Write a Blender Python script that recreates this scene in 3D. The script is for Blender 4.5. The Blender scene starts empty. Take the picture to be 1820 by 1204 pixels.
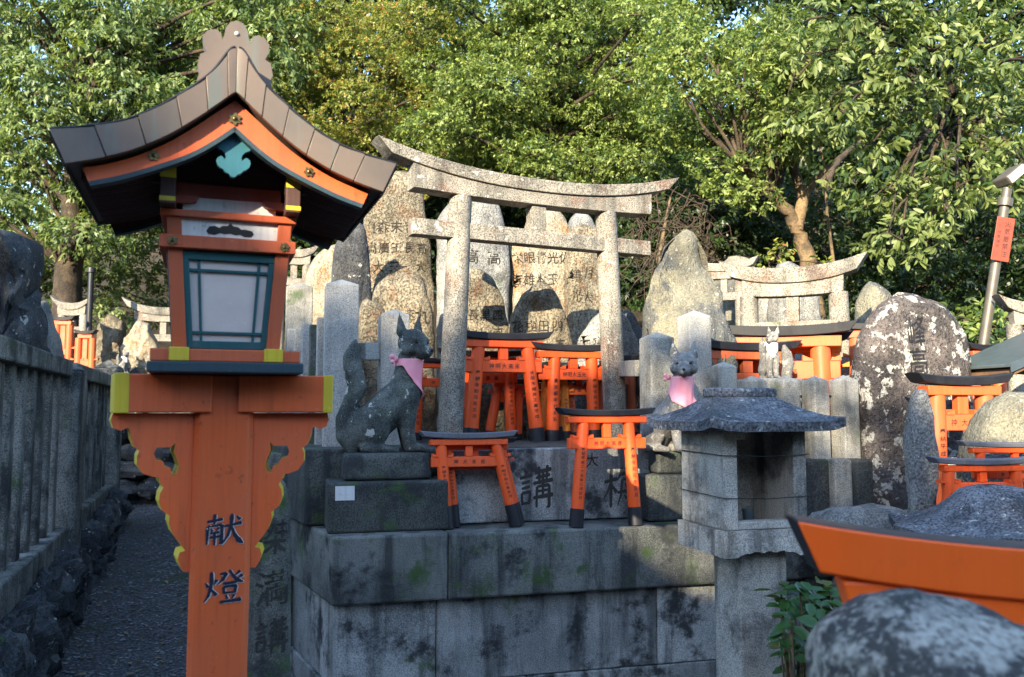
import bpy, bmesh, math, random
import numpy as np
from mathutils import Vector, Matrix, noise, geometry
from mathutils.bvhtree import BVHTree

random.seed(7); RNG = np.random.default_rng(7)
scene = bpy.context.scene
COL = scene.collection
R = math.radians

# ------------------------------------------------------------------ camera, sky, sun, exposure
F_PX, PITCH, CAM_Z = 1500.0, R(4.8), 1.55
cam_data = bpy.data.cameras.new('camera')
cam = bpy.data.objects.new('camera', cam_data); COL.objects.link(cam)
cam.location = (0, 0, CAM_Z); cam.rotation_euler = (R(90) + PITCH, 0, 0)
cam_data.sensor_width = 36; cam_data.lens = F_PX / 1820 * 36
cam_data.clip_start = 0.05; cam_data.clip_end = 500
cam_data.dof.use_dof = True; cam_data.dof.focus_distance = 4.0; cam_data.dof.aperture_fstop = 5.6
scene.camera = cam

SUN_ELEV, SUN_AZ = R(21), R(24)                 # light travels into the scene and a little to the right
sun_dir = Vector((math.sin(SUN_AZ) * math.cos(SUN_ELEV), math.cos(SUN_AZ) * math.cos(SUN_ELEV), -math.sin(SUN_ELEV)))
world = bpy.data.worlds.new('World'); scene.world = world; world.use_nodes = True
wn = world.node_tree
sky = wn.nodes.new('ShaderNodeTexSky'); sky.sky_type = 'NISHITA'; sky.sun_disc = False
sky.sun_elevation = SUN_ELEV; sky.sun_rotation = math.atan2(-sun_dir.x, -sun_dir.y) % (2 * math.pi)
sky.air_density = 1.2; sky.dust_density = 0.6; sky.ozone_density = 3.2
bg = wn.nodes['Background']; bg.inputs['Strength'].default_value = 0.15
wn.links.new(sky.outputs[0], bg.inputs['Color'])
sun_data = bpy.data.lights.new('sun', 'SUN'); sun_data.energy = 3.7; sun_data.angle = R(0.4); sun_data.color = (1.0, 0.87, 0.64)
sun = bpy.data.objects.new('sun', sun_data); COL.objects.link(sun)
sun.rotation_euler = sun_dir.to_track_quat('-Z', 'Y').to_euler(); sun.location = (-8, -18, 12)
scene.view_settings.view_transform = 'Standard'; scene.view_settings.look = 'None'
scene.view_settings.exposure = 2.2; scene.view_settings.gamma = 1.0
scene.render.engine = 'CYCLES'
scene.cycles.use_denoising = True
scene.cycles.max_bounces = 6; scene.cycles.diffuse_bounces = 3; scene.cycles.glossy_bounces = 2
scene.cycles.transmission_bounces = 3; scene.cycles.transparent_max_bounces = 4
scene.cycles.sample_clamp_indirect = 6

# ------------------------------------------------------------------ measuring helpers
def ray(px, py):
    a = (px - 910) / F_PX; b = (602 - py) / F_PX
    return Vector((a, math.cos(PITCH) - b * math.sin(PITCH), math.sin(PITCH) + b * math.cos(PITCH)))
def at(px, py, Y):
    d = ray(px, py); return d * (Y / d.y) + Vector((0, 0, CAM_Z))
class Frame:
    """a vertical plane frame: u along the front, v into the depth, z up"""
    def __init__(s, x, y, yaw):
        t = R(yaw); s.x = x; s.y = y; s.yaw = t
        s.u = Vector((math.cos(t), math.sin(t))); s.v = Vector((-math.sin(t), math.cos(t)))
    def px(s, px, py, v=0.0):
        d = ray(px, py); o = Vector((s.x, s.y)); d2 = Vector((d.x, d.y))
        t = (v + o.dot(s.v)) / d2.dot(s.v)
        return ((d2 * t - o).dot(s.u), d.z * t + CAM_Z)
    def w(s, u, v, z=0.0):
        return Vector((s.x + s.u.x * u + s.v.x * v, s.y + s.u.y * u + s.v.y * v, z))
def frame_at(px, py, Y, yaw):
    p = at(px, py, Y); return Frame(p.x, p.y, yaw)

# ------------------------------------------------------------------ mesh helpers
class MB:
    def __init__(s): s.v = []; s.f = []; s.m = []
    def add(s, verts, faces, mi=0):
        o = len(s.v); s.v += [tuple(p) for p in verts]
        s.f += [tuple(i + o for i in f) for f in faces]; s.m += [mi] * len(faces); return s
    def box(s, x0, x1, y0, y1, z0, z1, mi=0):
        return s.hexa([(x0, y0, z0), (x1, y0, z0), (x1, y1, z0), (x0, y1, z0), (x0, y0, z1), (x1, y0, z1), (x1, y1, z1), (x0, y1, z1)], mi)
    def hexa(s, c, mi=0):
        return s.add(c, [(3, 2, 1, 0), (4, 5, 6, 7), (0, 1, 5, 4), (1, 2, 6, 5), (2, 3, 7, 6), (3, 0, 4, 7)], mi)
    def prism(s, pts, v0, v1, mi=0, side=None, holes=()):
        """outline in (u,z) given depth from v0 to v1"""
        side = mi if side is None else side
        loops = [list(pts)] + [list(h) for h in holes]
        flat = [p for l in loops for p in l]
        tris = geometry.tessellate_polygon([[Vector((p[0], p[1], 0)) for p in l] for l in loops])
        n = len(flat)
        s.add([(p[0], v0, p[1]) for p in flat], tris, mi)
        s.add([(p[0], v1, p[1]) for p in flat], [tuple(reversed(t)) for t in tris], mi)
        for l in loops:
            k = len(l)
            s.add([(p[0], v0, p[1]) for p in l] + [(p[0], v1, p[1]) for p in l],
                  [(i, (i + 1) % k, k + (i + 1) % k, k + i) for i in range(k)], side)
        return s
    def slab(s, pts, z0, z1, mi=0):
        """footprint in (x,y) from z0 to z1"""
        k = len(pts)
        return s.add([(p[0], p[1], z0) for p in pts] + [(p[0], p[1], z1) for p in pts],
                     [tuple(range(k - 1, -1, -1)), tuple(range(k, 2 * k))] + [(i, (i + 1) % k, k + (i + 1) % k, k + i) for i in range(k)], mi)
    def tube(s, path, radii, n=10, mi=0, cap=True):
        path = [Vector(p) for p in path]; vs = []; k = len(path); up = Vector((0, 0, 1))
        for i, p in enumerate(path):
            t = (path[min(i + 1, k - 1)] - path[max(i - 1, 0)]).normalized()
            a = t.cross(up if abs(t.z) < .9 else Vector((0, 1, 0))).normalized(); b = t.cross(a)
            r = radii[i] if hasattr(radii, '__len__') else radii
            vs += [p + (a * math.cos(2 * math.pi * j / n) + b * math.sin(2 * math.pi * j / n)) * r for j in range(n)]
        fs = [(i * n + j, i * n + (j + 1) % n, (i + 1) * n + (j + 1) % n, (i + 1) * n + j) for i in range(k - 1) for j in range(n)]
        if cap: fs += [tuple(range(n - 1, -1, -1)), tuple(range((k - 1) * n, k * n))]
        return s.add(vs, fs, mi)
    def sphere(s, c, r, n=12, m=8, mi=0):
        rx, ry, rz = r if hasattr(r, '__len__') else (r, r, r)
        vs = [(c[0], c[1], c[2] + rz)]
        for i in range(1, m):
            a = math.pi * i / m
            vs += [(c[0] + rx * math.sin(a) * math.cos(2 * math.pi * j / n), c[1] + ry * math.sin(a) * math.sin(2 * math.pi * j / n), c[2] + rz * math.cos(a)) for j in range(n)]
        vs.append((c[0], c[1], c[2] - rz)); L = len(vs) - 1
        fs = [(0, 1 + j, 1 + (j + 1) % n) for j in range(n)]
        for i in range(m - 2):
            b = 1 + i * n
            fs += [(b + j, b + n + j, b + n + (j + 1) % n, b + (j + 1) % n) for j in range(n)]
        b = 1 + (m - 2) * n
        fs += [(b + j, L, b + (j + 1) % n) for j in range(n)]
        return s.add(vs, fs, mi)
    def mesh(s, name):
        me = bpy.data.meshes.new(name); me.from_pydata(s.v, [], s.f)
        if any(s.m): me.polygons.foreach_set('material_index', s.m)
        bm = bmesh.new(); bm.from_mesh(me); bmesh.ops.recalc_face_normals(bm, faces=bm.faces); bm.to_mesh(me); bm.free()
        return me

def link(name, me, mats, parent=None, smooth=None, bevel=0.0, segs=2):
    if mats is not None and not len(me.materials):
        for m in (mats if isinstance(mats, (list, tuple)) else [mats]): me.materials.append(m)
    if smooth:
        me.polygons.foreach_set('use_smooth', [True] * len(me.polygons))
        if smooth < 179: me.set_sharp_from_angle(angle=R(smooth))
    o = bpy.data.objects.new(name, me); COL.objects.link(o)
    if parent is not None: o.parent = parent
    if bevel:
        md = o.modifiers.new('bevel', 'BEVEL'); md.width = bevel; md.segments = segs; md.limit_method = 'ANGLE'; md.angle_limit = R(40)
    return o
def part(name, mb, mats, parent=None, smooth=None, bevel=0.0, segs=2):
    return link(name, mb.mesh(name), mats, parent, smooth, bevel, segs)
def tag(o, label, cat, group=None):
    o['label'] = label; o['category'] = cat
    if group: o['group'] = group
    return o
def thing(name, label, cat, loc=(0, 0, 0), yaw=0.0, group=None, tilt=(0, 0)):
    o = bpy.data.objects.new(name, None); COL.objects.link(o); o.empty_display_size = .1
    o.location = loc; o.rotation_euler = (R(tilt[0]), R(tilt[1]), yaw)
    return tag(o, label, cat, group)
def structure(o): o['kind'] = 'structure'; return o
def stuff(o): o['kind'] = 'stuff'; return o
def copy_part(o, parent, loc=None, rot=None, scale=None):
    c = o.copy(); COL.objects.link(c); c.parent = parent
    if loc is not None: c.location = loc
    if rot is not None: c.rotation_euler = rot
    if scale is not None: c.scale = scale
    return c
def copy_tree(o, parent=None):
    c = o.copy(); COL.objects.link(c); c.parent = parent
    for ch in [x for x in o.children]: copy_tree(ch, c)
    return c
def smoothstep(a, b, x):
    t = min(1, max(0, (x - a) / (b - a))); return t * t * (3 - 2 * t)

# ------------------------------------------------------------------ materials
class NT:
    def __init__(s, name):
        s.mat = bpy.data.materials.new(name); s.mat.use_nodes = True; s.t = s.mat.node_tree
        s.bsdf = s.t.nodes['Principled BSDF']; s.out = s.t.nodes['Material Output']
    def n(s, typ, **kw):
        nd = s.t.nodes.new(typ)
        for k, v in kw.items():
            if k.startswith('i_'):
                nd.inputs[int(k[2:]) if k[2:].isdigit() else k[2:].replace('_', ' ')].default_value = v
            else: setattr(nd, k, v)
        return nd
    def l(s, a, b): s.t.links.new(a, b)
    def coord(s, scale=(1, 1, 1)):
        tc = s.n('ShaderNodeTexCoord'); oi = s.n('ShaderNodeObjectInfo')
        m = s.n('ShaderNodeMath', operation='MULTIPLY'); m.inputs[1].default_value = 31.0; s.l(oi.outputs['Random'], m.inputs[0])
        mp = s.n('ShaderNodeMapping'); mp.inputs['Scale'].default_value = scale; s.l(tc.outputs['Object'], mp.inputs['Vector'])
        cb = s.n('ShaderNodeCombineXYZ'); s.l(m.outputs[0], cb.inputs[0]); s.l(m.outputs[0], cb.inputs[1]); s.l(m.outputs[0], cb.inputs[2])
        ad = s.n('ShaderNodeVectorMath', operation='ADD'); s.l(mp.outputs[0], ad.inputs[0]); s.l(cb.outputs[0], ad.inputs[1])
        return ad.outputs[0]
    def noise(s, vec, scale, detail=4, rough=.6):
        nd = s.n('ShaderNodeTexNoise'); nd.inputs['Scale'].default_value = scale; nd.inputs['Detail'].default_value = detail; nd.inputs['Roughness'].default_value = rough
        s.l(vec, nd.inputs['Vector']); return nd.outputs['Fac']
    def ramp(s, fac, lo, hi, a=0.0, b=1.0):
        nd = s.n('ShaderNodeMapRange'); nd.interpolation_type = 'SMOOTHSTEP'
        nd.inputs['From Min'].default_value = lo; nd.inputs['From Max'].default_value = hi
        nd.inputs['To Min'].default_value = a; nd.inputs['To Max'].default_value = b
        s.l(fac, nd.inputs['Value']); return nd.outputs['Result']
    def mix(s, fac, a, b, blend='MIX'):
        nd = s.n('ShaderNodeMix'); nd.data_type = 'RGBA'; nd.blend_type = blend
        for sock, val in ((nd.inputs[0], fac), (nd.inputs[6], a), (nd.inputs[7], b)):
            if isinstance(val, (int, float)): sock.default_value = val
            elif isinstance(val, tuple): sock.default_value = (*val, 1)
            else: s.l(val, sock)
        return nd.outputs[2]
    def mul(s, a, b):
        nd = s.n('ShaderNodeMath', operation='MULTIPLY')
        for i, v in enumerate((a, b)):
            if isinstance(v, (int, float)): nd.inputs[i].default_value = v
            else: s.l(v, nd.inputs[i])
        return nd.outputs[0]
    def addm(s, a, b):
        nd = s.n('ShaderNodeMath', operation='ADD')
        for i, v in enumerate((a, b)):
            if isinstance(v, (int, float)): nd.inputs[i].default_value = v
            else: s.l(v, nd.inputs[i])
        return nd.outputs[0]
    def bump(s, h, strength=.5, dist=.01):
        nd = s.n('ShaderNodeBump'); nd.inputs['Strength'].default_value = strength; nd.inputs['Distance'].default_value = dist
        s.l(h, nd.inputs['Height']); s.l(nd.outputs[0], s.bsdf.inputs['Normal'])
    def done(s, color, rough=.8, metal=0.0, spec=.3):
        if isinstance(color, tuple): s.bsdf.inputs['Base Color'].default_value = (*color, 1)
        else: s.l(color, s.bsdf.inputs['Base Color'])
        if isinstance(rough, (int, float)): s.bsdf.inputs['Roughness'].default_value = rough
        else: s.l(rough, s.bsdf.inputs['Roughness'])
        s.bsdf.inputs['Metallic'].default_value = metal; s.bsdf.inputs['Specular IOR Level'].default_value = spec
        return s.mat

def stone(name, light, dark, grime=.5, moss=0.0, lichen=0.0, speck=.5, grain=170, big=2.2, streak=1.0, bump=.5, rust=None, lich_scale=14, pit=0.0, bdist=.012, rlo=.5, rhi=.68):
    """granite or rock: patchy tone, mineral grains, running grime, moss and lichen"""
    k = NT(name); c = k.coord()
    n1 = k.noise(c, big, 7, .65)
    col = k.mix(k.ramp(n1, .36, .66), dark, light)
    if rust: col = k.mix(k.mul(k.ramp(k.noise(c, big * 1.7, 5, .6), rlo, rhi), .85), col, rust)
    gr = k.noise(c, grain, 2, .5)
    col = k.mix(k.mul(k.ramp(gr, .5, .64), speck), col, tuple(x * .25 for x in dark))
    col = k.mix(k.mul(k.ramp(gr, .49, .34), speck * .6), col, tuple(min(1, x * 1.5) for x in light))
    if grime:
        st = k.noise(k.coord((9, 9, .9)), 1.0, 5, .65)
        col = k.mix(k.mul(k.ramp(st, .48, .66), grime * streak), col, (.018, .02, .022))
        pat = k.noise(c, 3.6, 8, .7)
        col = k.mix(k.mul(k.ramp(pat, .5, .64), grime), col, (.022, .024, .026))
    if moss:
        mo = k.noise(c, 4.5, 7, .7)
        col = k.mix(k.mul(k.ramp(mo, .62 - .2 * moss, .78 - .2 * moss), .85), col, (.045, .085, .018))
    if lichen:
        li = k.noise(c, lich_scale, 4, .55)
        fine = k.noise(c, lich_scale * 5, 3, .6)
        col = k.mix(k.ramp(k.addm(li, k.mul(fine, .25)), .80 - .16 * lichen, .83 - .16 * lichen), col, (.40, .39, .35))
    mid = k.noise(c, 28, 5, .65)
    h = k.addm(k.mul(gr, .35), mid)
    if pit: h = k.addm(h, k.mul(k.ramp(k.noise(c, 60, 3, .6), .3, .5), pit))
    k.bump(h, bump, bdist)
    return k.done(col, k.ramp(mid, .3, .7, .75, .95), 0, .25)

def paint(name, base, rough=.42, wear=.35, dirt=(.05, .03, .02), fade=None, bump=.12, vary=.45, grainy=.38):
    k = NT(name); c = k.coord()
    n1 = k.noise(c, 5, 6, .6); n2 = k.noise(c, 45, 4, .6)
    grain = k.noise(k.coord((60, 60, 4)), 1.0, 3, .5)
    col = k.mix(k.mul(k.ramp(n1, .3, .7), .55), base, fade or tuple(x * .78 for x in base))
    oi = k.n('ShaderNodeObjectInfo'); col = k.mix(k.mul(oi.outputs['Random'], vary), col, tuple(x * .72 for x in (fade or base)))
    col = k.mix(k.mul(k.ramp(k.noise(k.coord((70, 70, 3)), 1, 4, .7), .45, .7), grainy), col, tuple(x * .55 for x in base))
    col = k.mix(k.mul(k.ramp(k.noise(k.coord((22, 22, 2.2)), 1, 5, .6), .55, .75), wear * .8), col, dirt)
    col = k.mix(k.mul(k.ramp(k.noise(c, 130, 3, .6), .68, .74), wear * 1.2), col, tuple(min(1, x * 1.3 + .10) for x in base))
    col = k.mix(k.mul(k.ramp(n2, .63, .70), wear), col, dirt)
    k.bump(k.addm(k.mul(n2, .5), grain), bump, .004)
    return k.done(col, k.ramp(n1, .3, .7, rough - .08, rough + .15), 0, .4)

def flat(name, base, rough=.6, metal=0.0, spec=.4, var=.3):
    k = NT(name); c = k.coord(); n = k.noise(c, 14, 6, .65)
    col = k.mix(k.mul(k.ramp(n, .35, .7), var), base, tuple(x * .45 for x in base))
    k.bump(n, .15, .004); return k.done(col, rough, metal, spec)

def leaf_mat(name, dark, light, tip=None, trans=.36, rough=.45):
    k = NT(name); a = k.n('ShaderNodeAttribute'); a.attribute_name = 'tone'
    oi = k.n('ShaderNodeObjectInfo')
    fac = a.outputs['Fac']
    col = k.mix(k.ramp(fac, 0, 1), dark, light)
    if tip: col = k.mix(k.mul(k.ramp(fac, .90, .97), .9), col, tip)
    k.l(col, k.bsdf.inputs['Base Color']); k.bsdf.inputs['Roughness'].default_value = rough; k.bsdf.inputs['Specular IOR Level'].default_value = .4
    tr = k.n('ShaderNodeBsdfTranslucent'); k.l(k.mix(.6, col, (.30, .38, .03)), tr.inputs['Color'])
    mx = k.n('ShaderNodeMixShader'); mx.inputs[0].default_value = trans
    k.l(k.bsdf.outputs[0], mx.inputs[1]); k.l(tr.outputs[0], mx.inputs[2]); k.l(mx.outputs[0], k.out.inputs['Surface'])
    return k.mat

M = {}
M['granite'] = stone('granite', (.41, .39, .345), (.22, .215, .19), .45, moss=.22, speck=.55, grain=200)
M['granite_clean'] = stone('granite_clean', (.42, .405, .375), (.28, .275, .255), .22, speck=.55, grain=210)
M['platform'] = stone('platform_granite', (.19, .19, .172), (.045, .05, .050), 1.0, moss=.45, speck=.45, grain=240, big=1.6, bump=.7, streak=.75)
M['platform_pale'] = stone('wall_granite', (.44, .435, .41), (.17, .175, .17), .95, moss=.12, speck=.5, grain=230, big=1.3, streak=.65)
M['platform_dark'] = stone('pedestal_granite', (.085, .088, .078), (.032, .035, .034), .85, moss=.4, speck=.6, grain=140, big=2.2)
M['mossy'] = stone('mossy_granite', (.17, .17, .15), (.06, .065, .06), .7, moss=.8, speck=.5, big=2.5, bump=.7)
M['fence'] = stone('fence_granite', (.24, .236, .21), (.085, .088, .08), .8, moss=.3, speck=.55, grain=110, big=3, bump=.9)
M['torii_stone'] = stone('torii_granite', (.31, .28, .23), (.19, .175, .15), .45, moss=.02, lichen=.12, speck=.75, grain=130, big=3, rust=(.20, .12, .085))
M['tan'] = stone('tan_rock', (.31, .265, .19), (.17, .145, .10), .35, speck=.35, grain=90, big=5, bump=1.0, rust=(.20, .11, .06), pit=.9, bdist=.022)
M['cream'] = stone('cream_rock', (.41, .36, .27), (.27, .23, .165), .26, speck=.3, grain=90, big=4, bump=.8, rust=(.33, .17, .07), pit=.7, bdist=.02)
M['greyrock'] = stone('grey_rock', (.32, .31, .28), (.17, .17, .165), .35, moss=.08, lichen=.05, speck=.55, grain=100, big=4, bump=1.0, pit=.4)
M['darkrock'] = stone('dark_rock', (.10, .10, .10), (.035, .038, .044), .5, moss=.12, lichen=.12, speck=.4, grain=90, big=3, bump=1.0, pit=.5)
M['olive'] = stone('olive_boulder', (.31, .285, .20), (.19, .18, .14), .25, lichen=.10, speck=.3, grain=90, big=1.5, bump=1.0, lich_scale=40, rust=(.075, .082, .092), bdist=.03, rlo=.47, rhi=.55)
M['lichen_stele'] = stone('lichen_stele', (.16, .135, .125), (.07, .06, .058), .65, lichen=.66, speck=.3, big=3, bump=1.0, lich_scale=17, pit=.6, bdist=.02)
M['fox'] = stone('fox_stone', (.13, .14, .125), (.035, .04, .038), .35, moss=.35, lichen=.30, speck=.5, grain=160, big=6, bump=.7, lich_scale=18)
M['fox_pale'] = stone('pale_fox_stone', (.30, .285, .265), (.10, .095, .09), .35, lichen=.4, speck=.4, grain=160, big=5, bump=.5, lich_scale=30)
M['roofstone'] = stone('mottled_roof_stone', (.20, .20, .21), (.075, .075, .085), .5, moss=.1, lichen=.15, speck=.7, grain=110, big=5, bump=.8, lich_scale=40)
M['shrine_stone'] = stone('shrine_granite', (.54, .50, .44), (.30, .28, .245), .65, moss=.15, speck=.5, grain=210, big=2.5, bump=.7)
M['foreground_stone'] = stone('blotched_boulder', (.36, .33, .28), (.17, .16, .14), .5, speck=.6, grain=110, big=7, bump=.9, streak=.5, rust=(.016, .017, .02), rlo=.46, rhi=.54, bdist=.01)
M['orange'] = paint('vermilion_paint', (.72, .120, .028), .45, .40, fade=(.56, .118, .044))
M['orange_small'] = paint('vermilion_paint_bright', (.86, .088, .010), .5, .25, fade=(.78, .105, .018))
M['orange_old'] = paint('vermilion_paint_old', (.52, .105, .035), .5, .35, fade=(.45, .10, .04))
M['orange_fade'] = paint('vermilion_paint_faded', (.78, .20, .018), .55, .35, fade=(.70, .22, .03))
M['orange_near'] = paint('vermilion_paint_brightened', (1.0, .135, .014), .4, .05, fade=(1.0, .15, .018), vary=.0, grainy=.08)  # vermilion brightened in colour to make up for missing fill light
M['yellow'] = paint('yellow_paint', (.62, .46, .03), .5, .35, dirt=(.12, .09, .03))
M['black'] = paint('black_paint', (.012, .012, .016), .45, .25, dirt=(.06, .055, .055), fade=(.02, .02, .024))
M['greyblack'] = paint('weathered_grey_paint', (.10, .10, .12), .6, .4, dirt=(.03, .03, .03), fade=(.16, .16, .18))
M['darkred'] = paint('dark_red_paint', (.30, .045, .02), .5, .3)
M['brown'] = paint('dark_brown_wood', (.075, .036, .032), .6, .3)
M['teal'] = paint('teal_paint', (.018, .105, .115), .45, .35, dirt=(.10, .12, .11), fade=(.015, .075, .085))
M['tealblue'] = paint('blue_teal_paint', (.026, .14, .18), .5, .2, dirt=(.10, .16, .18))
M['darkteal'] = paint('dark_slate_paint', (.025, .055, .07), .5, .35, dirt=(.10, .11, .11))
M['white'] = paint('white_board', (.72, .70, .68), .7, .35, dirt=(.16, .14, .13), fade=(.66, .64, .62))
M['ink'] = flat('black_ink', (.012, .012, .014), .6)
M['carve'] = flat('dark_carving', (.035, .033, .03), .9); M['carve_tan'] = flat('brown_carving', (.026, .021, .016), .95)  # flat characters: dark colour stands in for recess shade and ink
M['brass'] = flat('tarnished_brass', (.20, .15, .06), .38, .8, .5, .6)
M['steel'] = flat('painted_steel', (.115, .10, .08), .5, .3, .5, .4)
M['wood'] = flat('weathered_wood', (.16, .09, .05), .75, 0, .3, .6)
M['sheetmetal'] = flat('sheet_metal', (.20, .25, .27), .35, .7, .5, .4)
M['redsign'] = flat('red_sign', (.30, .05, .025), .5, 0, .4, .5)
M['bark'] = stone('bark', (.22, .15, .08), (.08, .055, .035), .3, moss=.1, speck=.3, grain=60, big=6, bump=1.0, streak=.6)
M['bark_dark'] = stone('bark_painted_shade', (.085, .06, .04), (.03, .022, .016), .3, moss=.15, speck=.3, grain=60, big=6, bump=1.0, streak=.6)  # darker copy of the bark, canopy shade put into the colour

def make_special():
    # copper sheet
    k = NT('brown_copper_sheet'); c = k.coord(); n = k.noise(c, 4, 6, .6); s_ = k.noise(k.coord((26, 26, 2)), 1, 4, .6)
    col = k.mix(k.ramp(n, .35, .7), (.165, .12, .09), (.105, .085, .072)); col = k.mix(k.mul(k.ramp(s_, .52, .72), .5), col, (.10, .16, .15))
    k.bump(n, .12, .006); M['copper'] = k.done(col, k.ramp(n, .3, .7, .36, .58), .25, .5)
    # frosted pane, dusty
    k = NT('frosted_glass'); c = k.coord(); n = k.noise(c, 7, 5, .6); d = k.noise(c, 70, 3, .6)
    col = k.mix(k.ramp(n, .3, .7), (.56, .47, .43), (.66, .56, .51)); col = k.mix(k.mul(k.ramp(d, .63, .70), .7), col, (.62, .60, .58))
    k.bump(d, .1, .003); M['glass'] = k.done(col, .5, 0, .3)
    # pink cloth
    k = NT('pink_cloth'); c = k.coord(); n = k.noise(c, 9, 5, .6); w = k.noise(c, 420, 2, .5)
    col = k.mix(k.ramp(n, .3, .7), (.80, .27, .33), (.74, .36, .40)); k.bump(w, .3, .002)
    M['pinkcloth'] = k.done(col, .85, 0, .2)
    k = NT('white_cloth'); c = k.coord(); n = k.noise(c, 9, 5, .6)
    col = k.mix(k.ramp(n, .3, .7), (.75, .68, .68), (.80, .76, .75)); M['whitecloth'] = k.done(col, .85, 0, .2)
    # carved characters whose black paint has worn to white in places
    k = NT('worn_black_lettering'); c = k.coord(); n = k.noise(c, 60, 4, .6)
    col = k.mix(k.ramp(n, .66, .70), (.012, .014, .03), (.45, .43, .42)); M['lettering'] = k.done(col, .5, 0, .4)
    # ground
    k = NT('leaf_litter_soil'); c = k.coord(); n = k.noise(c, 3, 8, .7); n2 = k.noise(c, 40, 4, .7)
    col = k.mix(k.ramp(n, .35, .65), (.030, .026, .020), (.060, .048, .030)); col = k.mix(k.ramp(n2, .55, .7), col, (.10, .07, .035))
    k.bump(n2, 1, .03); M['soil'] = k.done(col, .95, 0, .1)
    k = NT('dark_gravel'); c = k.coord(); v = k.n('ShaderNodeTexVoronoi'); v.inputs['Scale'].default_value = 42; k.l(c, v.inputs['Vector'])
    n = k.noise(c, 1.6, 6, .65); n3 = k.noise(c, 160, 3, .6)
    col = k.mix(k.ramp(v.outputs['Distance'], .1, .6), (.13, .13, .13), (.05, .05, .052))
    col = k.mix(k.mul(k.ramp(n3, .5, .7), .5), col, (.15, .145, .14)); col = k.mix(k.mul(k.ramp(n, .56, .70), .8), col, (.035, .055, .014))
    k.bump(k.addm(v.outputs['Distance'], k.mul(n3, .4)), 1, .012); M['gravel'] = k.done(col, .9, 0, .2)
make_special()
M['leaf_left'] = leaf_mat('leaf_evergreen', (.036, .080, .028), (.230, .290, .105))
M['leaf_mid'] = leaf_mat('leaf_yellow_green', (.080, .112, .024), (.340, .345, .070), tip=(.34, .10, .035))
M['leaf_centre'] = leaf_mat('leaf_green', (.040, .088, .024), (.270, .325, .080))
M['leaf_right'] = leaf_mat('leaf_broad', (.045, .085, .028), (.235, .275, .090))
M['leaf_dark'] = leaf_mat('leaf_dark', (.012, .028, .010), (.034, .060, .016), trans=.15)  # albedo lowered so the wood behind and below the canopy reads as shaded
M['leaf_bush'] = leaf_mat('leaf_bush', (.020, .060, .018), (.045, .110, .025), trans=.2, rough=.3)

# ------------------------------------------------------------------ writing
_chars = {}
def char_mesh(ch):
    if ch in _chars: return _chars[ch]
    cu = bpy.data.curves.new('glyph', 'FONT'); cu.body = ch; cu.size = 1.0; cu.resolution_u = 2; cu.offset = .004
    ob = bpy.data.objects.new('glyph', cu); COL.objects.link(ob)
    dg = bpy.context.evaluated_depsgraph_get(); me = bpy.data.meshes.new_from_object(ob.evaluated_get(dg))
    vs = [(v.co.x, v.co.y) for v in me.vertices]; fs = [tuple(p.vertices) for p in me.polygons]
    bpy.data.objects.remove(ob); bpy.data.curves.remove(cu); bpy.data.meshes.remove(me)
    if vs:
        cx = (min(v[0] for v in vs) + max(v[0] for v in vs)) / 2; cy = (min(v[1] for v in vs) + max(v[1] for v in vs)) / 2
        vs = [(v[0] - cx, v[1] - cy) for v in vs]
    _chars[ch] = (vs, fs); return _chars[ch]
# brush-written characters: each stroke a list of (x, y, width) on a 100 grid
BRUSH = {
'献': [[(8,73,7),(27,76,5),(47,80,8)],[(27,94,8),(26,80,7),(26,66,4)],[(10,60,8),(9,35,6),(8,10,4)],[(10,61,6),(28,62,5),(45,65,8),(45,40,7),(44,14,8),(37,11,2)],[(17,55,3),(22,46,7)],[(37,57,7),(31,47,2)],[(15,41,5),(40,44,6)],[(14,29,5),(41,32,6)],[(27,42,6),(27,8,5)],[(50,59,7),(72,63,5),(95,69,9)],[(70,94,9),(68,62,7),(60,34,6),(45,8,2)],[(69,60,4),(78,34,8),(90,17,12),(99,11,3)],[(81,87,4),(91,77,9)]],
'燈': [[(6,62,3),(13,49,8)],[(33,69,8),(26,55,2)],[(20,90,9),(20,56,7),(14,28,6),(3,10,2)],[(20,44,4),(33,27,9)],[(40,83,5),(57,85,7),(47,68,6),(35,56,2)],[(43,74,3),(51,66,7)],[(63,94,5),(73,76,7),(86,64,9),(98,60,3)],[(90,90,8),(76,77,2)],[(96,79,8),(83,69,2)],[(48,57,6),(82,61,7)],[(50,49,7),(51,31,5)],[(50,49,5),(80,51,7),(77,31,6)],[(51,33,5),(77,34,5)],[(56,28,4),(60,16,6)],[(77,28,6),(70,16,3)],[(41,9,7),(68,11,6),(94,14,10)]],
'講': [[(14,94,3),(24,82,8)],[(3,73,6),(39,79,7)],[(9,61,5),(32,65,6)],[(9,49,5),(32,53,6)],[(9,39,6),(11,11,5)],[(9,39,5),(33,41,6),(30,12,6)],[(11,15,5),(30,16,5)],[(45,83,6),(93,89,8)],[(57,97,7),(59,58,5)],[(81,99,7),(79,58,5)],[(48,71,5),(90,76,6)],[(41,59,6),(98,64,8)],[(69,88,6),(69,26,6)],[(52,51,7),(51,3,5)],[(52,51,5),(87,53,7),(87,4,8),(79,2,2)],[(52,40,5),(86,42,5)],[(41,26,6),(99,30,8)]],
'栴': [[(3,65,6),(45,71,8)],[(25,97,9),(24,3,7)],[(24,64,6),(14,42,5),(1,24,2)],[(26,57,4),(43,38,9)],[(60,97,8),(53,78,6),(43,66,2)],[(54,80,6),(95,86,9)],[(60,67,7),(56,30,6),(45,4,2)],[(60,67,5),(90,70,8),(87,9,8),(78,5,2)],[(45,37,6),(99,42,8)],[(69,59,3),(76,48,8)],[(67,30,3),(74,20,8)]],
}
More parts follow.
